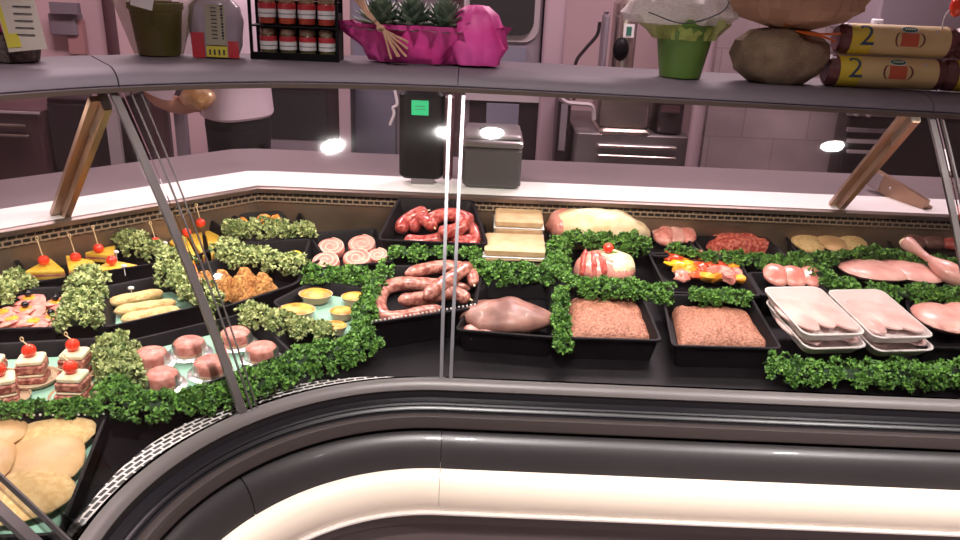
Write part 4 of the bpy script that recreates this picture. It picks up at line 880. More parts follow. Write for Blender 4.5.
# 3 cloudy bag
c = sp((-0.4780,1.4300,1.3330)); t = thing('cloudy_bag', 'cloudy lilac bag with beige, red and yellow labels', 'bag', c)
mm = M(); mm.add(*crumple([(.001, .001), (.036, .001), (.044, .02), (.046, .06), (.043, .085), (.028, .100), (.012, .108), (.022, .13), (.03, .145)], c, 32, .10, 11., sy=.6)); mm.build('bag_body', bagw, t)
mm = M(); mm.box((c[0]+.010, c[1]-.0305, c[2]+.056), (.034, .001, .066)); lb = mm.build('beige_panel', beige, t, smooth=False)
mm = M()
for i in range(12): mm.box((c[0]+.022, c[1]-.0314, c[2]+.034+i*.0048), (.004 if i % 3 else .002, .0006, .0034))
for i in range(9): mm.box((c[0]+.008, c[1]-.0314, c[2]+.034+i*.0062), (.010, .0006, .0016))
mm.build('printed_text', ink, lb, smooth=False)
mm = M(); mm.box((c[0]-.022, c[1]-.031, c[2]+.022), (.022, .001, .042)); mm.build('red_panel', redl, t, smooth=False); mm = M(); mm.box((c[0]+.038, c[1]-.0295, c[2]+.016), (.018, .001, .028)); mm.build('red_panel', redl, t, smooth=False)
mm = M(); mm.box((c[0]+.010, c[1]-.032, c[2]+.012), (.036, .001, .018)); yp = mm.build('yellow_panel', yell, t, smooth=False)
mm = M()
for i in range(4): mm.box((c[0]-.002+i*.008, c[1]-.0328, c[2]+.011), (.003, .0006, .009))
mm.build('printed_text', ink, yp, smooth=False)
# 4 jar rack
c = sp((-0.3400,1.4450,1.3320)); rk = thing('jar_rack', 'black wire rack holding two rows of small spice jars', 'rack', c)
mm = M(); W_, D_, H_ = .150, .045, .110
for z in (.002, .056): mm.box((c[0], c[1], c[2]+z), (W_, D_, .003))
for x in (-W_/2, W_/2):
    mm.box((c[0]+x, c[1]-D_/2, c[2]+H_/2), (.005, .004, H_)); mm.box((c[0]+x, c[1]+D_/2, c[2]+H_/2), (.005, .004, H_))
mm.box((c[0], c[1]-D_/2, c[2]+.006), (W_, .003, .012)); mm.box((c[0], c[1]+D_/2, c[2]+.10), (W_, .003, .004)); mm.box((c[0]+W_/2, c[1], c[2]+.04), (.003, D_, .08))
mm.box((c[0], c[1]+D_/2-.002, c[2]+.05), (W_, .0015, .095)); mm.build('rack_frame', black, rk, smooth=False)
NM = ['leftmost', 'second from left', 'second from right', 'rightmost']
for row in range(2):
    for i in range(4):
        q = (c[0]-.050+.0345*i, c[1]-.002, c[2]+.0042+row*.054)
        t = thing('spice_jar', ['lower', 'upper'][row]+' row spice jar, '+NM[i]+' in the black rack', 'jar', q, 'spice jars in the black rack')
        mm = M(); mm.lathe([(.011, 0), (.0145, .002), (.0148, .034), (.012, .038), (.001, .038)], q, 20); mm.build('glass_body', jarc if row == 0 else jarr, t)
        mm = M(); mm.lathe([(.0138, .0375), (.0142, .039), (.0142, .0465), (.0130, .048), (.001, .048)], q, 20); mm.build('gold_cap', gold, t)
        mm = M(); mm.lathe([(.0153, .012), (.0153, .026)], q, 20, cap=False); lbm = mm.build('white_band', white_m, t)
        mm = M(); mm.lathe([(.0153, .0262), (.0153, .035)], q, 20, cap=False); mm.build('red_band', redl, t)
        mm = M(); mm.lathe([(.0155, .018), (.0155, .0192)], q, 20, cap=False); mm.build('print_line', ink, lbm)
# 5 succulents wrapped in magenta paper
c = sp((-0.1240,1.4600,1.3320)); t = thing('succulent_gift', 'tray of green succulents wrapped in magenta paper with a raffia bow', 'plant', c)
mm = M(); vs, fs = crumple([(.060, .001), (.085, .003), (.104, .016), (.118, .034), (.132, .048), (.142, .068), (.125, .050), (.10, .036), (.05, .03)], c, 96, .24, 21., sy=.40)
mm.add(vs, fs); mm.build('magenta_paper', pinkw, t, angle=50)
mm = M(); mm.add(*crumple([(.004, .104), (.018, .102), (.038, .088), (.050, .060), (.053, .032), (.042, .004), (.02, .002)], (c[0]+.100, c[1]-.01, c[2]), 48, .30, 33., sy=.8)); mm.build('gathered_end', pinkw, t, angle=50)
mm = M(); rnd = random.Random(4)
for ax in (-.068, -.012, .044):
    for lay in range(8):
        for i in range(13):
            a = i*2*PI/13+lay*.3; el = .12+lay*.18; L_ = .068-.0055*lay; o = Vector((c[0]+ax, c[1]-.012, c[2]+.054+lay*.004))
            d = Vector((math.cos(a)*math.cos(el), math.sin(a)*math.cos(el), math.sin(el))); s_ = Vector((-math.sin(a), math.cos(a), 0)); n_ = d.cross(s_)
            mm.add([tuple(o), tuple(o+d*L_*.6+s_*.0095), tuple(o+d*L_), tuple(o+d*L_*.6-s_*.0095), tuple(o+d*L_*.55-n_*.002)], [(0, 1, 4), (1, 2, 4), (2, 3, 4), (3, 0, 4), (0, 3, 2, 1)])
mm.build('succulent_rosettes', succ, t, smooth=False)
mm = M()
for k in range(9):
    x0 = c[0]-.118+rnd.uniform(-.012, .012); mm.tube(cr([(x0, c[1]-.03, c[2]+.13+rnd.uniform(-.01, .01)), (c[0]-.085+rnd.uniform(-.005, .005), c[1]-.058, c[2]+.085), (c[0]-.060, c[1]-.062, c[2]+.062), (c[0]-.030+rnd.uniform(-.02, .02), c[1]-.064, c[2]+.028+rnd.uniform(-.018, .018))], 6), .0022, 5)
mm.ball((c[0]-.062, c[1]-.062, c[2]+.062), (.008, .005, .006), 8, 6)
mm.build('raffia_bow', raffia, t)
# 6 green pot with net
c = sp((0.3400,1.4400,1.3360)); t = thing('net_wrapped_pot', 'green flowerpot topped with white and yellow net', 'pot', c)
mm = M(); mm.lathe([(.033, 0), (.036, .002), (.051, .088), (.054, .090), (.054, .100), (.049, .100), (.038, .02)], c, 28); mm.build('pot', grnpot, t)
mm = M(); mm.add(*crumple([(.052, .066), (.062, .080), (.076, .092), (.072, .10), (.055, .105)], (c[0]-.002, c[1], c[2]), 60, .35, 5., sy=.8)); mm.build('yellow_net', nety, t)
mm = M(); mm.add(*crumple([(.055, .088), (.082, .092), (.096, .105), (.094, .125), (.07, .14), (.03, .145), (.001, .145)], (c[0]-.012, c[1], c[2]), 60, .25, 15., sy=.65)); mm.build('white_net', netw, t)
mm = M(); mm.tube(cr([(c[0]-.08, c[1]-.066, c[2]+.11), (c[0]-.02, c[1]-.072, c[2]+.095), (c[0]+.04, c[1]-.066, c[2]+.115), (c[0]+.055, c[1]-.05, c[2]+.14)], 8), .0012, 6); mm.build('dark_cord', ink, t)
# 7 burlap bag
c = sp((0.5080,1.4300,1.3320)); t = thing('burlap_bag', 'round burlap bag tied with orange ribbon and kraft paper above', 'bag', c)
mm = M(); mm.add(*crumple([(.001, .001), (.048, .001), (.074, .02), (.084, .048), (.080, .070), (.055, .088), (.020, .094)], c, 48, .14, 2., sy=.62)); mm.build('burlap_body', burlap, t)
mm = M(); vs, fs = crumple([(.018, .088), (.045, .096), (.085, .108), (.110, .125), (.115, .150)], (c[0]+.014, c[1], c[2]), 44, .3, 8., sy=.5); mm.add(vs, fs); mm.build('kraft_collar', burlp, t, smooth=False)
mm = M(); mm.lathe([(.024, .098), (.028, .103), (.024, .108)], c, 20, cap=False)
for a, b in ((.03, .0), (.055, .006), (.048, -.006)): mm.tube(cr([(c[0]+.012, c[1]-.03, c[2]+.090), (c[0]+a*.7, c[1]-.05, c[2]+.088), (c[0]+a+.02, c[1]-.052, c[2]+.084+b)], 6), .005, 6, sq=.35)
mm.build('orange_ribbon', orr, t)
# 8 wrapped rolls
def text_mesh(s_, size):
    cu = bpy.data.curves.new('txt', 'FONT'); cu.body = s_; cu.size = size; cu.align_x = 'CENTER'; cu.align_y = 'CENTER'; cu.resolution_u = 3
    o = bpy.data.objects.new('txt', cu); C.objects.link(o); dg = bpy.context.evaluated_depsgraph_get(); me = bpy.data.meshes.new_from_object(o.evaluated_get(dg))
    vs = [tuple(v.co) for v in me.vertices]; fs = [tuple(p.vertices) for p in me.polygons]; bpy.data.objects.remove(o); bpy.data.curves.remove(cu); return vs, fs
def wrap(vs, c, r, x0, T_, a0=.9, roll=0.):
    out = []
    for x, y, z in vs:
        a = a0-(y/r) ; out.append(tuple(T_ @ Vector((x0+x, -r*math.sin(a), r*math.cos(a)))))
    return out
T2 = text_mesh('2', .054)
def roll(c, L_, r, rot, label, mark_shift=0.):
    T_ = Matrix.Translation(c) @ Matrix.Rotation(rot, 4, 'Z'); t = thing('wrapped_roll', label, 'roll', (c[0], c[1], c[2]-r), 'yellow wrapped rolls')
    def cyl(x0, x1, r0, r1, n=28, bulge=0):
        mm = M(); vs = []; fs = []; K = 8
        for k in range(K+1):
            f = k/K; rr_ = r0+(r1-r0)*f
            for i in range(n): a = 2*PI*i/n; vs.append((x0+(x1-x0)*f, rr_*math.cos(a), rr_*math.sin(a)))
        for k in range(K):
            for i in range(n): fs.append((k*n+i, k*n+(i+1) % n, (k+1)*n+(i+1) % n, (k+1)*n+i))
        fs += [tuple(range(n))[::-1], tuple(range(K*n, (K+1)*n))]; mm.add(vs, fs, 0, T_); return mm
    cyl(-L_/2, -L_/2+.036, r, r).build('yellow_band', rolly, t); w = cyl(-L_/2+.036, L_/2, r, r).build('cream_wrapper', rollw, t)
    for s_ in (-1, 1):
        mm = M(); n = 28; vs = []; fs = []; R4 = [(0, r*.995), (.010, r*.98), (.018, r*.75), (.016, r*.3)]
        for k, (dx, rr_) in enumerate(R4):
            for i in range(n): a = 2*PI*i/n; q = rr_*(1+.07*math.sin(9*a+k)*(k > 0)); vs.append((s_*(L_/2+dx), q*math.cos(a), q*math.sin(a)))
        for k in range(3):
            for i in range(n): fs.append((k*n+i, k*n+(i+1) % n, (k+1)*n+(i+1) % n, (k+1)*n+i))
        fs.append(tuple(range(3*n, 4*n))); mm.add(vs, fs, 0, T_); mm.build('gathered_end', rolld, t)
    R1 = r+.0006
    def disc(x0, a0, rx, ry, rr_, m, nm, n=20):
        mm = M(); vs = [(0, 0, 0)]+[(rx*math.cos(2*PI*i/n), ry*math.sin(2*PI*i/n), 0) for i in range(n)]
        mm.add(wrap(vs, c, rr_, x0, T_, a0), [(0, 1+i, 1+(i+1) % n) for i in range(n)]); return mm.build(nm, m, w)
    mm = M(); mm.add(wrap(T2[0], c, R1, -L_/2+.026, T_, 1.25), T2[1]); k_ = mm.build('numeral', ink2, w, smooth=False); k_['label'] = 'dark numeral 2'
    disc(.014, .72, .015, .0075, R1, white_m, 'logo_rim'); disc(.014, .72, .0135, .0062, R1+.0004, logog, 'logo_oval')
    mm = M(); 
    for i in range(5):
        v = [(-.008+i*.0036, -.0015, 0), (-.0058+i*.0036, -.0015, 0), (-.0058+i*.0036, .0017, 0), (-.008+i*.0036, .0017, 0)]; mm.add(wrap(v, c, R1+.0008, .014, T_, .72), [(0, 1, 2, 3)])
    mm.build('logo_letters', white_m, w, smooth=False)
    mm = M(); v = []; N = 6
    for j in range(N):
        for i in range(2): v.append((-.015+.030*i, -.0115+.023*j/(N-1), 0))
    mm.add(wrap(v, c, R1, .014, T_, 1.42), [(2*j, 2*j+1, 2*j+3, 2*j+2) for j in range(N-1)]); mm.build('red_picture', logor, w, smooth=False)
    for s_ in (-1, 1):
        mm = M(); pp = []
        for i in range(8): a = -1.2+2.4*i/7; pp.append((.014+s_*(.014+.010*math.cos(a)), .013*math.sin(a)))
        v = []
        for x, y in pp: v += [(x-.014-.0016*s_, y, 0), (x-.014+.0016*s_, y, 0)]
        mm.add(wrap(v, c, R1+.0002, .014, T_, 1.42), [(2*i, 2*i+1, 2*i+3, 2*i+2) for i in range(7)]); mm.build('picture_frame_swirl', rolld, w, smooth=False)
    disc(.060, .8, .004, .004, R1, whitel, 'round_mark')
r = .0265
A = (0.7010,1.4000,1.3320); z0 = ZS+zs(.7)+r+.0005; ang = -.02
LW = .168
def rp(x, y, k): return (x, y, z0+k)
roll(rp(.690, 1.425, 0), LW, r, ang, 'yellow wrapped roll, lower row, beside the burlap bag')
roll(rp(.704, 1.437, .0535), LW, r, ang, 'yellow wrapped roll, upper row, beside the burlap bag')
roll(rp(.690+.202, 1.420, 0), LW, r, ang, 'yellow wrapped roll, lower row, cut by the right edge')
roll(rp(.704+.202, 1.432, .0535), LW, r, ang, 'yellow wrapped roll, upper row, cut by the right edge')

# ------------------------------------------------------------------ scale on the worktop
c = (-0.1510,1.8480,1.0010); YD = 1.875
a = (-0.2050,1.8600,1.0130); b = (-0.0980,1.8600,1.2230); cx_ = ((-0.1530,1.8600,1.1340))[0]; zc_ = (a[2]+b[2])/2
t = thing('scale_display', 'tall black scale display with a green sticker standing on the white strip', 'display', (cx_, 1.88, 1.0005))
mm = M(); mm.box((cx_, 1.885, zc_), (b[0]-a[0], .05, b[2]-a[2]), bev=.009); hd = mm.build('housing', black, t)
mm = M(); mm.box((cx_+.004, 1.888, (1.0+a[2])/2+.002), (.055, .04, a[2]-1.0+.02)); mm.build('foot', dsteel, t, smooth=False)
mm = M(); mm.box((b[0]+.010, 1.880, zc_-.003), (.022, .045, (b[2]-a[2])*.96), bev=.004); k_ = mm.build('side_cover', kred, t); k_['label'] = 'reddish side cover'
g = (-0.1560,1.8580,1.1860); mm = M(); mm.box((g[0], 1.8588, g[2]), (.040, .0012, .034)); gs = mm.build('green_sticker', green_st, hd, smooth=False); mm = M(); mm.box((g[0], 1.8578, g[2]+.004), (.022, .0006, .002)); mm.box((g[0], 1.8578, g[2]-.003), (.026, .0006, .0015)); mm.build('sticker_print', logog, hd, smooth=False)
a = (-0.0520,1.8400,1.0200); b = (0.0890,1.8400,1.1130)
t = thing('weighing_scale', 'black shop scale with steel platform standing on the white strip', 'scale', ((a[0]+b[0])/2, 1.92, 1.001)); X_ = (a[0]+b[0])/2; Wd = b[0]-a[0]
mm = M(); mm.box((X_, 1.925, 1.001+.050), (Wd, .16, .098), bev=.008); mm.build('base', mat('scale_grey', (.045, .04, .04), rough=.4), t)
mm = M(); mm.box((X_, 1.922, 1.110), (Wd*1.02, .172, .016), bev=.004); mm.build('steel_platform_edge', steel, t)
mm = M(); mm.box((X_, 1.930, 1.124), (Wd*.96, .155, .012), bev=.004); pl = mm.build('platform', dsteel, t)
mm = M(); mm.lathe([(.001, .0), (.022, .0), (.024, .0012), (.022, .0022), (.001, .0022)], (X_-.012, 1.925, 1.1305), 24, cap=False); mm.build('round_level_disc', black, pl)

# ------------------------------------------------------------------ kitchen behind
def st(o): o['kind'] = 'structure'; return o
def slabo(name, x0, x1, y0, y1, z0, z1, m, parent=None):
    mm = M(); mm.box(((x0+x1)/2, (y0+y1)/2, (z0+z1)/2), (x1-x0, y1-y0, z1-z0)); return mm.build(name, m, parent, smooth=False)
st(slabo('floor', -4, 4.2, -3.2, 5, -.06, 0, floorm)); st(slabo('ceiling', -4, 4.2, -3.2, 5, 2.85, 2.91, ceilm))
st(slabo('wall_back', -4, 4.2, 4.6, 4.7, 0, 2.85, wallp)); st(slabo('wall_left', -4.1, -4, -3.2, 4.7, 0, 2.85, wallp)); st(slabo('wall_right', 4.2, 4.3, -3.2, 4.7, 0, 2.85, wallp))
st(slabo('wall_front', -4, 4.2, -3.3, -3.2, 0, 2.85, kgrey))
def pbox(name, label, cat, x0, y0, x1, y1, Y, a, b, dd, m, z0=None, z1=None, parent=None, bev=.006):
    """a = world point of one corner, b = of the opposite, both on plane Y"""
    xa, xb = sorted((a[0], b[0])); za, zb_ = sorted((a[2], b[2]))
    if z0 is not None: za = z0
    if z1 is not None: zb_ = z1
    mm = M(); mm.box(((xa+xb)/2, Y+dd/2, (za+zb_)/2), (xb-xa, dd, zb_-za), bev=bev); o = mm.build(name, m, parent)
    if parent is None: tag(o, label, cat)
    return o, xa, xb, za, zb_
def ppart(name, m, a, b, Y, th, parent):
    xa, xb = sorted((a[0], b[0])); za, zb_ = sorted((a[2], b[2])); mm = M(); mm.box(((xa+xb)/2, Y-th/2, (za+zb_)/2), (xb-xa, th, zb_-za)); return mm.build(name, m, parent, smooth=False)
# ovens on the left
o, *_ = pbox('wall_oven', 'maroon oven front with two bright handles at far left', 'oven', 0, 0, 0, 0, 3.3, (-2.3180,3.3000,0.7220), (-1.8780,3.3000,0.8630), .6, kred, z0=.0)
for i, (pa, pb_) in enumerate((((-2.2040,3.2800,0.8030), (-1.9230,3.2800,0.8020)), ((-2.2120,3.2800,0.7600), (-1.9170,3.2800,0.7600)))):
    mm = M(); mm.box(((pa[0]+pb_[0])/2, 3.28, (pa[2]+pb_[2])/2), (pb_[0]-pa[0], .025, .012), bev=.003); mm.build('handle', kchrome, o)
ppart('top_trim', klight, (-2.2910,3.3000,0.8500), (-1.8700,3.3000,0.8590), 3.3, .01, o)
o, *_ = pbox('dark_cabinet', 'tall nearly black cabinet right of the maroon oven', 'cabinet', 0, 0, 0, 0, 3.35, (-1.8660,3.3500,0.7310), (-1.5790,3.3500,0.9130), .6, kdark, z0=0.)
ppart('door', kdark, (-1.8560,3.3500,0.6210), (-1.6120,3.3500,0.8870), 3.35, .015, o); ppart('side_trim', klight, (-1.6130,3.3500,0.6180), (-1.5600,3.3500,0.9350), 3.35, .02, o)
# grey crate on a stand above, left; moved back to touch the wall
o, xa, xb, za, zb_ = pbox('grey_crate', 'grey-violet crate against the pink wall behind the gift basket', 'crate', 0, 0, 0, 0, 4.5, (-2.4260,4.5000,1.0540), (-2.2760,4.5000,1.1710), .10, kgrey)
ppart('crate_rim', kgrey, (-2.3860,4.5000,1.1720), (-2.2350,4.5000,1.2300), 4.5, .04, o)
ppart('pink_support', rawpk, (-2.3410,4.5000,0.9560), (-2.2530,4.5000,1.1400), 4.56, .04, o)
st(pbox('trim_1', None, None, 0, 0, 0, 0, 4.5, (-2.1220,4.5000,1.0930), (-2.0900,4.5000,1.0890), .1, kred, z0=0, z1=2.85)[0])
# doors, fridges
o, *_ = pbox('dark_refrigerator', 'wide dark refrigerator panel right of the person', 'refrigerator', 0, 0, 0, 0, 3.9, (-1.1090,3.9000,0.7490), (-0.7070,3.9000,1.0070), .6, kdark, z0=0)
ppart('lower_panel', kgrey, (-1.1000,3.9000,0.5680), (-0.7650,3.9000,0.6590), 3.9, .01, o); ppart('frame', kpink, (-0.7220,3.9000,0.5740), (-0.6680,3.9000,1.0090), 3.9, .02, o); ppart('door_panel', blackm, (-1.0840,3.9000,0.6600), (-0.7870,3.9000,0.8990), 3.9, .012, o)
o, *_ = pbox('door_1', 'x', 'x', 0, 0, 0, 0, 4.3, (-0.7340,4.3000,0.8000), (-0.2640,4.3000,0.8150), .25, kgrey, z0=0, z1=2.5); st(o); 
for k in ('label', 'category'): del o[k]
ppart('panel', kblue, (-0.7130,4.3000,0.4430), (-0.4920,4.3000,1.4190), 4.3, .02, o)
o, *_ = pbox('upright_refrigerator', 'light grey upright refrigerator with a rounded black window', 'refrigerator', 0, 0, 0, 0, 3.8, (-0.1250,3.8000,1.0890), (0.2390,3.8000,1.0990), .6, kgrey, z0=0, z1=2.2)
xa = (-0.0970,3.8000,1.3560)[0]; xb = (0.1990,3.8000,1.2100)[0]; z0_ = (0.0940,3.8000,1.2010)[2]
mm = M(); mm.add([(x+(xa+xb)/2, 3.79, y+z0_+.45) for x, y in rounded((xb-xa)/2+.025, .47, .07, 5)]+[(x+(xa+xb)/2, 3.80, y+z0_+.45) for x, y in rounded((xb-xa)/2+.025, .47, .07, 5)], [tuple(range(24)), tuple(range(24, 48))[::-1]]+[(i, (i+1) % 24, 24+(i+1) % 24, 24+i) for i in range(24)]); mm.build('window_frame', klight, o, smooth=False)
mm = M(); mm.add([(x+(xa+xb)/2, 3.775, y+z0_+.45) for x, y in rounded((xb-xa)/2, .44, .06, 5)]+[(x+(xa+xb)/2, 3.79, y+z0_+.45) for x, y in rounded((xb-xa)/2, .44, .06, 5)], [tuple(range(24)), tuple(range(24, 48))[::-1]]+[(i, (i+1) % 24, 24+(i+1) % 24, 24+i) for i in range(24)]); mm.build('dark_window', blackm, o, smooth=False)
ppart('lower_panel', kblue, (-0.0410,3.8000,1.0880), (0.1700,3.8000,1.1590), 3.8, .015, o); ppart('base_panel', kdark, (-0.0820,3.8000,0.6250), (0.2470,3.8000,0.9090), 3.8, .015, o); ppart('blue_tray', kblue, (-0.0010,3.7800,0.7980), (0.1520,3.7800,0.8990), 3.78, .02, o)
ppart('light_bar', klight, (-0.1190,3.7900,0.9100), (0.2960,3.7900,0.9410), 3.79, .02, o)
st(pbox('trim_2', None, None, 0, 0, 0, 0, 3.75, (0.2450,3.7500,1.1090), (0.3420,3.7500,1.1090), .2, kpink, z0=0, z1=2.85, bev=.01)[0])
o, *_ = pbox('steel_cabinet', 'steel cabinet with long drawer handles below the tall machine', 'cabinet', 0, 0, 0, 0, 3.5, (0.4020,3.5000,0.6500), (0.9070,3.5000,0.8300), .6, dsteel, z0=0)
for i, (pa, pb_) in enumerate((((0.4950,3.4800,0.7860), (0.8490,3.4800,0.7650)), ((0.4990,3.4800,0.7410), (0.8530,3.4800,0.7290)))):
    dr = ppart('drawer', kgrey, pa, pb_, 3.5, .012, o)
    mm = M(); mm.box(((pa[0]+pb_[0])/2, 3.475, max(pa[2], pb_[2])-.005), (abs(pb_[0]-pa[0]), .02, .012), bev=.003); mm.build('handle', kchrome, dr)
o, *_ = pbox('steel_side_rack', 'dark slanted steel rack left of the tall machine', 'rack', 0, 0, 0, 0, 3.6, (0.3220,3.6000,0.7250), (0.3820,3.6000,0.9510), .3, kdark, z0=0.)
ppart('front_plate', kgrey, (0.3360,3.6000,0.7260), (0.3650,3.6000,0.9370), 3.6, .01, o)
t = thing('kitchen_machine', 'tall steel food machine standing behind the green pot', 'machine', ((0.6320,3.5500,0.8180)[0], 3.65, (0.6240,3.5000,0.8180)[2]))
zt = (0.6240,3.5000,0.8180)[2]
def mpart(name, m, a, b, Y, dd, bev=.01):
    xa, xb = sorted((a[0], b[0])); za, zb_ = sorted((a[2], b[2])); mm = M(); mm.box(((xa+xb)/2, Y+dd/2, (za+zb_)/2), (xb-xa, dd, zb_-za), bev=bev); return mm.build(name, m, t)
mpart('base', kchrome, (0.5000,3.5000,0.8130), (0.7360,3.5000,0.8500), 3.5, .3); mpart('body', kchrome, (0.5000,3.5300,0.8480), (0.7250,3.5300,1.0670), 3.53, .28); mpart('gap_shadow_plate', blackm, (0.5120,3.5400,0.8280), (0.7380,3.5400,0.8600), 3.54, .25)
mpart('column', kchrome, (0.5450,3.5500,1.0570), (0.6390,3.5500,1.3940), 3.55, .2, .02); mpart('motor_tube', kgrey, (0.4930,3.5600,1.0620), (0.5140,3.5600,1.3400), 3.56, .12, .02)
mm = M(); k0 = (0.5670,3.5000,1.1910); mm.ball((k0[0], 3.53, k0[2]), (.035, .03, .05), 12, 8); mm.build('knob', black, t)
mm = M(); ks = (0.5960,3.5400,1.2670); mm.box((ks[0], 3.545, ks[2]), (.045, .006, .055)); s2 = mm.build('sticker', white_m, t, smooth=False); mm = M(); mm.box((ks[0], 3.541, ks[2]), (.022, .003, .035)); mm.build('green_mark', logog, s2, smooth=False)
o, *_ = pbox('black_machine', 'black box-shaped machine right of the tall steel one', 'machine', 0, 0, 0, 0, 3.52, (0.7610,3.5200,0.8200), (0.8800,3.5200,0.9970), .35, kdark, bev=.02); ppart('front_plate', kred, (0.7700,3.5200,0.9320), (0.8500,3.5200,0.9610), 3.52, .01, o)
mm = M(); mm.tube(cr([(0.4890,3.7000,1.2900), (0.4810,3.7000,1.2330), (0.4370,3.7000,1.1750), (0.4000,3.7000,1.1210), (0.3920,3.7000,1.0540), (0.4020,3.7000,0.9410)], 6), .008, 6); tag(mm.build('power_cable', kdark), 'dark cable hanging down the pink wall left of the tall machine', 'cable')
mm = M(); mm.tube(cr([(0.2990,3.5000,0.9980), (0.3460,3.5000,0.9610), (0.4070,3.5000,0.9550), (0.4610,3.5000,0.9480), (0.4750,3.5000,0.8880)], 6), .010, 6); tag(mm.build('hanging_hose', klight), 'pale hose looping beside the steel cabinet', 'hose')
mm = M(); mm.tube(cr([(-0.4410,3.7000,0.9970), (-0.4270,3.7000,0.9430), (-0.4180,3.7000,0.8880), (-0.4370,3.7000,0.8690), (-0.4320,3.7000,0.8420), (-0.4510,3.7000,0.7890)], 6), .007, 6); tag(mm.build('hanging_cable', white_m), 'white cord dangling left of the black scale display', 'cable')
st(pbox('trim_3', None, None, 0, 0, 0, 0, 3.4, (0.8840,3.4000,0.7930), (0.9370,3.4000,0.7910), .06, kpink, z0=0, z1=2.85, bev=.01)[0])
a = (1.0260,3.7000,0.7810); b = (1.6490,3.7000,1.3450)
st(slabo('wall_rear', a[0], 4.2, 3.7, 4.0, 0, 2.85, stone))
o, *_ = pbox('dark_oven_range', 'dark kitchen range with shelves behind the bronze bracket', 'oven', 0, 0, 0, 0, 3.55, (1.6110,3.5500,0.7910), (2.3080,3.5500,1.0130), .12, kdark, z0=0)
for pa, pb_, m_ in (((1.5970,3.5500,0.9480), (1.8230,3.5500,0.9700), kgrey), ((1.6110,3.5500,0.8770), (1.8500,3.5500,0.8940), kgrey), ((1.6220,3.5500,0.8280), (1.8390,3.5500,0.8440), klight), ((1.6310,3.5500,0.7820), (1.8270,3.5500,0.7950), klight)):
    ppart('shelf_edge', m_, pa, pb_, 3.55, .02, o)
mm = M()
for pq in ((1.6300,3.5300,0.9610), (1.6830,3.5300,0.9590), (1.8440,3.5300,0.9530)): mm.ball((pq[0], 3.52, pq[2]), .014, 8, 6)
mm.build('control_knobs', klight, o)
o, *_ = pbox('extraction_hood', 'grey extraction hood in the upper right corner', 'hood', 0, 0, 0, 0, 3.2, (1.4850,3.2000,1.3090), (1.9380,3.2000,1.7030), .45, kgrey)
pw = (1.4790,3.1900,1.3500); mm = M(); mm.box((pw[0], 3.185, pw[2]), (.045, .02, .045), bev=.004); sk = mm.build('wall_socket', white_m); tag(sk, 'small white socket at the lower edge of the grey hood', 'socket'); mm = M(); mm.ball((pw[0], 3.172, pw[2]-.004), (.010, .005, .012), 8, 6); mm.build('socket_hole', black, sk)
mm = M(); pq = (0.7880,1.4200,1.4690); mm.ball(pq, (.012, .012, .018), 10, 8); 
mm2 = M(); mm2.tube(cr([(0.7890,1.4200,1.4630), (0.7750,1.4200,1.4590), (0.7710,1.4200,1.4430), (0.7800,1.4300,1.4190)], 6), .0013, 6); o = mm.build('red_tag', tomato, loc=pq); mm2.build('white_string', white_m, o); tag(o, 'small red tag on a white string above the yellow rolls', 'tag')
# dark trolley legs behind person
t = thing('trolley', 'dark trolley frame standing left of the person', 'trolley', ((-1.4430,3.5000,0.6720)[0], 3.5, 0))
for x0, x1, yy in ((156, 165, 0), (171, 178, 1)):
    pass
a = (-1.4880,3.5000,0.6700); b = (-1.4290,3.5000,0.8430); mm = M(); mm.box(((a[0]+b[0])/2, 3.52, .5), (b[0]-a[0], .04, 1.0)); mm.build('leg', kred, t, smooth=False)
a2 = (-1.4200,3.5000,0.6730); b2 = (-1.3710,3.5000,0.8460); mm = M(); mm.box(((a2[0]+b2[0])/2, 3.60, .55), (b2[0]-a2[0], .04, 1.0-.1)); mm.build('leg', kgrey, t, smooth=False)
mm = M(); mm.box(((a[0]+b2[0])/2, 3.56, 1.0), (b2[0]-a[0]+.02, .14, .03)); mm.build('top', kgrey, t, smooth=False)

# ------------------------------------------------------------------ person (profile, facing left)
def skinned(name, V, E_, R_, m, parent, lvl=1):
    me = bpy.data.meshes.new(name); me.from_pydata(V, E_, []); o = bpy.data.objects.new(name, me); C.objects.link(o)
    sm = o.modifiers.new('skin', 'SKIN'); sm.use_smooth_shade = True
    for i, v in enumerate(me.skin_vertices[0].data): v.radius = R_[i] if hasattr(R_[i], '__len__') else (R_[i], R_[i]); v.use_root = (i == 0)
    ss = o.modifiers.new('sub', 'SUBSURF'); ss.levels = lvl; ss.render_levels = lvl; me.materials.append(m)
    if parent: o.parent = parent; o.location = -parent.location
    return o
PX = (-1.0020,3.2000,0.8470)[0]; PY = 3.2
pr = thing('person', 'person in white short-sleeved shirt and black trousers holding a golden packet', 'person', (PX, PY, 0))
V = [(PX, PY, .93), (PX-.01, PY, 1.10), (PX-.02, PY, 1.28), (PX-.03, PY, 1.43), (PX-.05, PY, 1.52), (PX-.07, PY, 1.62), (PX-.075, PY, 1.70)]
R_ = [.095, .09, .095, .09, .052, .085, .075]; E_ = [(i, i+1) for i in range(6)]
hand = ((-1.1370,3.1000,0.9550)); elb = (-1.2550,3.0500,0.9850)
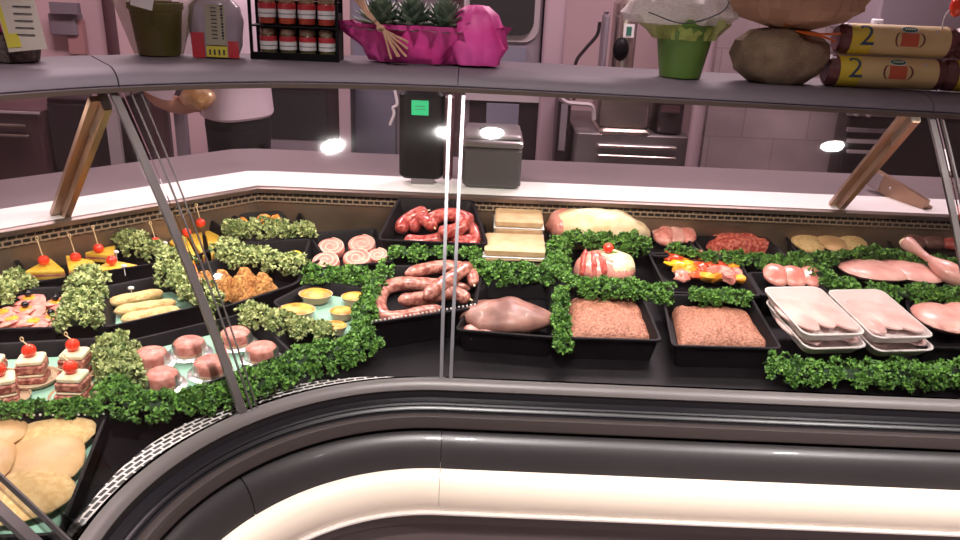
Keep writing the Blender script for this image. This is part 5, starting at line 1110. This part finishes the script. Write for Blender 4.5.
for sy in (-1, 1):
    n = len(V); V += [(PX-.03, PY+sy*.19, 1.40), (elb[0]+(0 if sy < 0 else .05), PY+sy*.24, elb[2]+.02), (hand[0]-.03, PY+sy*.14, hand[2]-.01), (hand[0]+.0, PY+sy*.08, hand[2])]
    R_ += [.062, .048, .034, (.038, .02)]; E_ += [(3, n), (n, n+1), (n+1, n+2), (n+2, n+3)]
    h0 = n+3
    for f in range(5):
        m_ = len(V); dz = -.03+.016*f; L1 = [.026, .034, .037, .034, .028][f]
        V += [(hand[0]+.018, PY+sy*(.07-.002*f), hand[2]+dz), (hand[0]+.018+L1*.7, PY+sy*.045, hand[2]+dz)]; R_ += [.010, .008]; E_ += [(h0, m_), (m_, m_+1)]
for sy in (-1, 1):
    n = len(V); V += [(PX, PY+sy*.09, .88), (PX-.01, PY+sy*.10, .48), (PX+.01, PY+sy*.10, .09), (PX-.10, PY+sy*.10, .045)]; R_ += [.09, .06, .04, .035]; E_ += [(0, n), (n, n+1), (n+1, n+2), (n+2, n+3)]
skinned('body', V, E_, R_, skin, pr)
def rings(L_, n=28, m=0):
    mm = M(); vs = []; fs = []
    for k, (x, y, z, rx, ry) in enumerate(L_):
        for i in range(n):
            a = 2*PI*i/n; q = 1+.035*math.sin(5*a+z*17)*(k < len(L_)-1); vs.append((x+rx*q*math.cos(a), y+ry*q*math.sin(a), z))
    for k in range(len(L_)-1):
        for i in range(n): fs.append((k*n+i, k*n+(i+1) % n, (k+1)*n+(i+1) % n, (k+1)*n+i))
    mm.add(vs, fs, m); return mm
mm = rings([(PX, PY, .905, .130, .185), (PX, PY, .915, .138, .195), (PX, PY, .93, .136, .192), (PX-.005, PY, 1.05, .125, .175), (PX-.01, PY, 1.18, .128, .185), (PX-.02, PY, 1.32, .135, .20), (PX-.03, PY, 1.43, .11, .19), (PX-.04, PY, 1.48, .06, .075)])
for sy in (-1, 1):
    mm.tube(cr([(PX-.02, PY+sy*.17, 1.40), (PX-.10, PY+sy*.215, 1.28), (elb[0]+(.02 if sy < 0 else .06), PY+sy*.235, elb[2]+.03)], 6), [.075, .075, .074, .073, .072, .071, .07, .068, .066, .064, .062, .062, .062], 16, jit=.1)
mm.build('shirt', shirt, pr)
mm = rings([(PX, PY, .94, .118, .165), (PX, PY, .88, .125, .172), (PX, PY, .80, .12, .17)], 24)
for sy in (-1, 1): mm.tube(cr([(PX, PY+sy*.085, .86), (PX-.01, PY+sy*.095, .5), (PX+.01, PY+sy*.10, .10)], 6), [.105, .10, .098, .095, .09, .085, .08, .078, .076, .074, .072, .07, .07], 18)
mm.build('trousers', trous, pr)
for sy in (-1, 1): mm = M(); mm.ball((PX-.05, PY+sy*.10, .045), (.13, .048, .045), 16, 10, flat=.044); mm.build('shoe', blackm, pr)
mm = M(); mm.ball((PX-.055, PY, 1.70), (.10, .088, .10), 18, 12, jit=.1, flat=.02); mm.build('hair', hair, pr)
mm = M(); mm.ball((PX-.165, PY, 1.63), (.022, .012, .018), 10, 8); mm.build('nose', skin, pr)
for sy in (-1, 1):
    mm = M(); mm.ball((PX-.145, PY+sy*.032, 1.655), (.012, .012, .010), 8, 6); mm.build('eye', ink, pr)
    mm = M(); mm.ball((PX-.06, PY+sy*.088, 1.63), (.018, .010, .028), 8, 6); mm.build('ear', skin, pr)
mm = M(); mm.ball((PX-.145, PY, 1.585), (.010, .026, .006), 8, 6); mm.build('mouth', logor, pr)
mm = M(); mm.ball(((-1.0950,3.0000,0.9910)[0], 3.02, (-1.0950,3.0000,0.9910)[2]), (.065, .05, .045), 20, 12, jit=.3, js=25); tag(mm.build('golden_packet', goldf), 'golden crinkled packet held by the person', 'packet')

# ------------------------------------------------------------------ lamps
def downlight(x, y, label, power, r=.043, spot=92, strength=90):
    z = 2.85; mm = M(); mm.lathe([(r+.012, 0), (r+.014, -.012), (r, -.014), (r, -.002)], (x, y, z), 28, cap=False); t = mm.build('ceiling_downlight', white_m); tag(t, label, 'lamp', 'ceiling downlights over the customer side')
    mm = M(); mm.lathe([(.001, -.008), (r-.001, -.008), (r-.001, -.005), (.001, -.005)], (x, y, z), 28, cap=False); d = mm.build('glowing_disc', lampm, t)
    l = bpy.data.lights.new('downlight', 'SPOT'); l.energy = power; l.spot_size = math.radians(spot); l.spot_blend = .5; l.shadow_soft_size = r; l.color = (1, .93, .9)
    o = bpy.data.objects.new('downlight_beam', l); C.objects.link(o); o.location = (x, y, z-.02)
LF = 5.8
downlight(-.03, .14, 'round ceiling downlight behind the camera, middle one', 60*LF)
downlight(1.40, .03, 'round ceiling downlight behind the camera to the right', 60*LF)
PINK = (1, .77, .82)
def ceil_panel(x, y, sx, sy, power, col, label):
    mm = M(); mm.box((x, y, 2.83), (sx, sy, .04)); t = mm.build('ceiling_panel_light', mat('panel_glow', (1, 1, 1), emit=col, estr=1.2), smooth=False); tag(t, label, 'lamp', 'kitchen ceiling panels')
    o, z = area('panel_light', (x, y, 2.80), (x, y, 0), sx, sy, power, col); orient(o, Vector((0, 0, 1)), Vector((1, 0, 0)))
ceil_panel(-1.3, 2.9, 1.1, .5, 54, PINK, 'kitchen ceiling panel above the ovens'); ceil_panel(.9, 2.9, 1.1, .5, 54, PINK, 'kitchen ceiling panel above the steel cabinet')

w = bpy.data.worlds.new('w'); sc.world = w; w.use_nodes = True; w.node_tree.nodes['Background'].inputs[0].default_value = (.5, .4, .42, 1); w.node_tree.nodes['Background'].inputs[1].default_value = .12
# ------------------------------------------------------------------ camera
cam = bpy.data.cameras.new('camera'); co = bpy.data.objects.new('camera', cam); C.objects.link(co); sc.camera = co
P_ = math.radians(21); R__ = math.radians(2.4); cam.sensor_width = 36; cam.lens = 790/960*36; cam.clip_start = .02
Dn = Vector((0, -math.sin(P_), -math.cos(P_))); Xw = Vector((1, 0, 0)); cr_, sr_ = math.cos(R__), math.sin(R__)
right = Xw*cr_-Dn*sr_; down = Xw*sr_+Dn*cr_; fw = right.cross(-down)*-1
fwd = Vector((0, math.cos(P_), -math.sin(P_)))
co.matrix_world = Matrix.Translation((0, 0, 1.5)) @ Matrix((right, -down, -fwd)).transposed().to_4x4()
sc.view_settings.view_transform = 'Standard'; sc.view_settings.look = 'None'; sc.view_settings.gamma = 1; sc.view_settings.use_curve_mapping = False
sc.view_settings.exposure = 0.0
sc.cycles.use_denoising = True; sc.cycles.max_bounces = 8; sc.cycles.transparent_max_bounces = 16
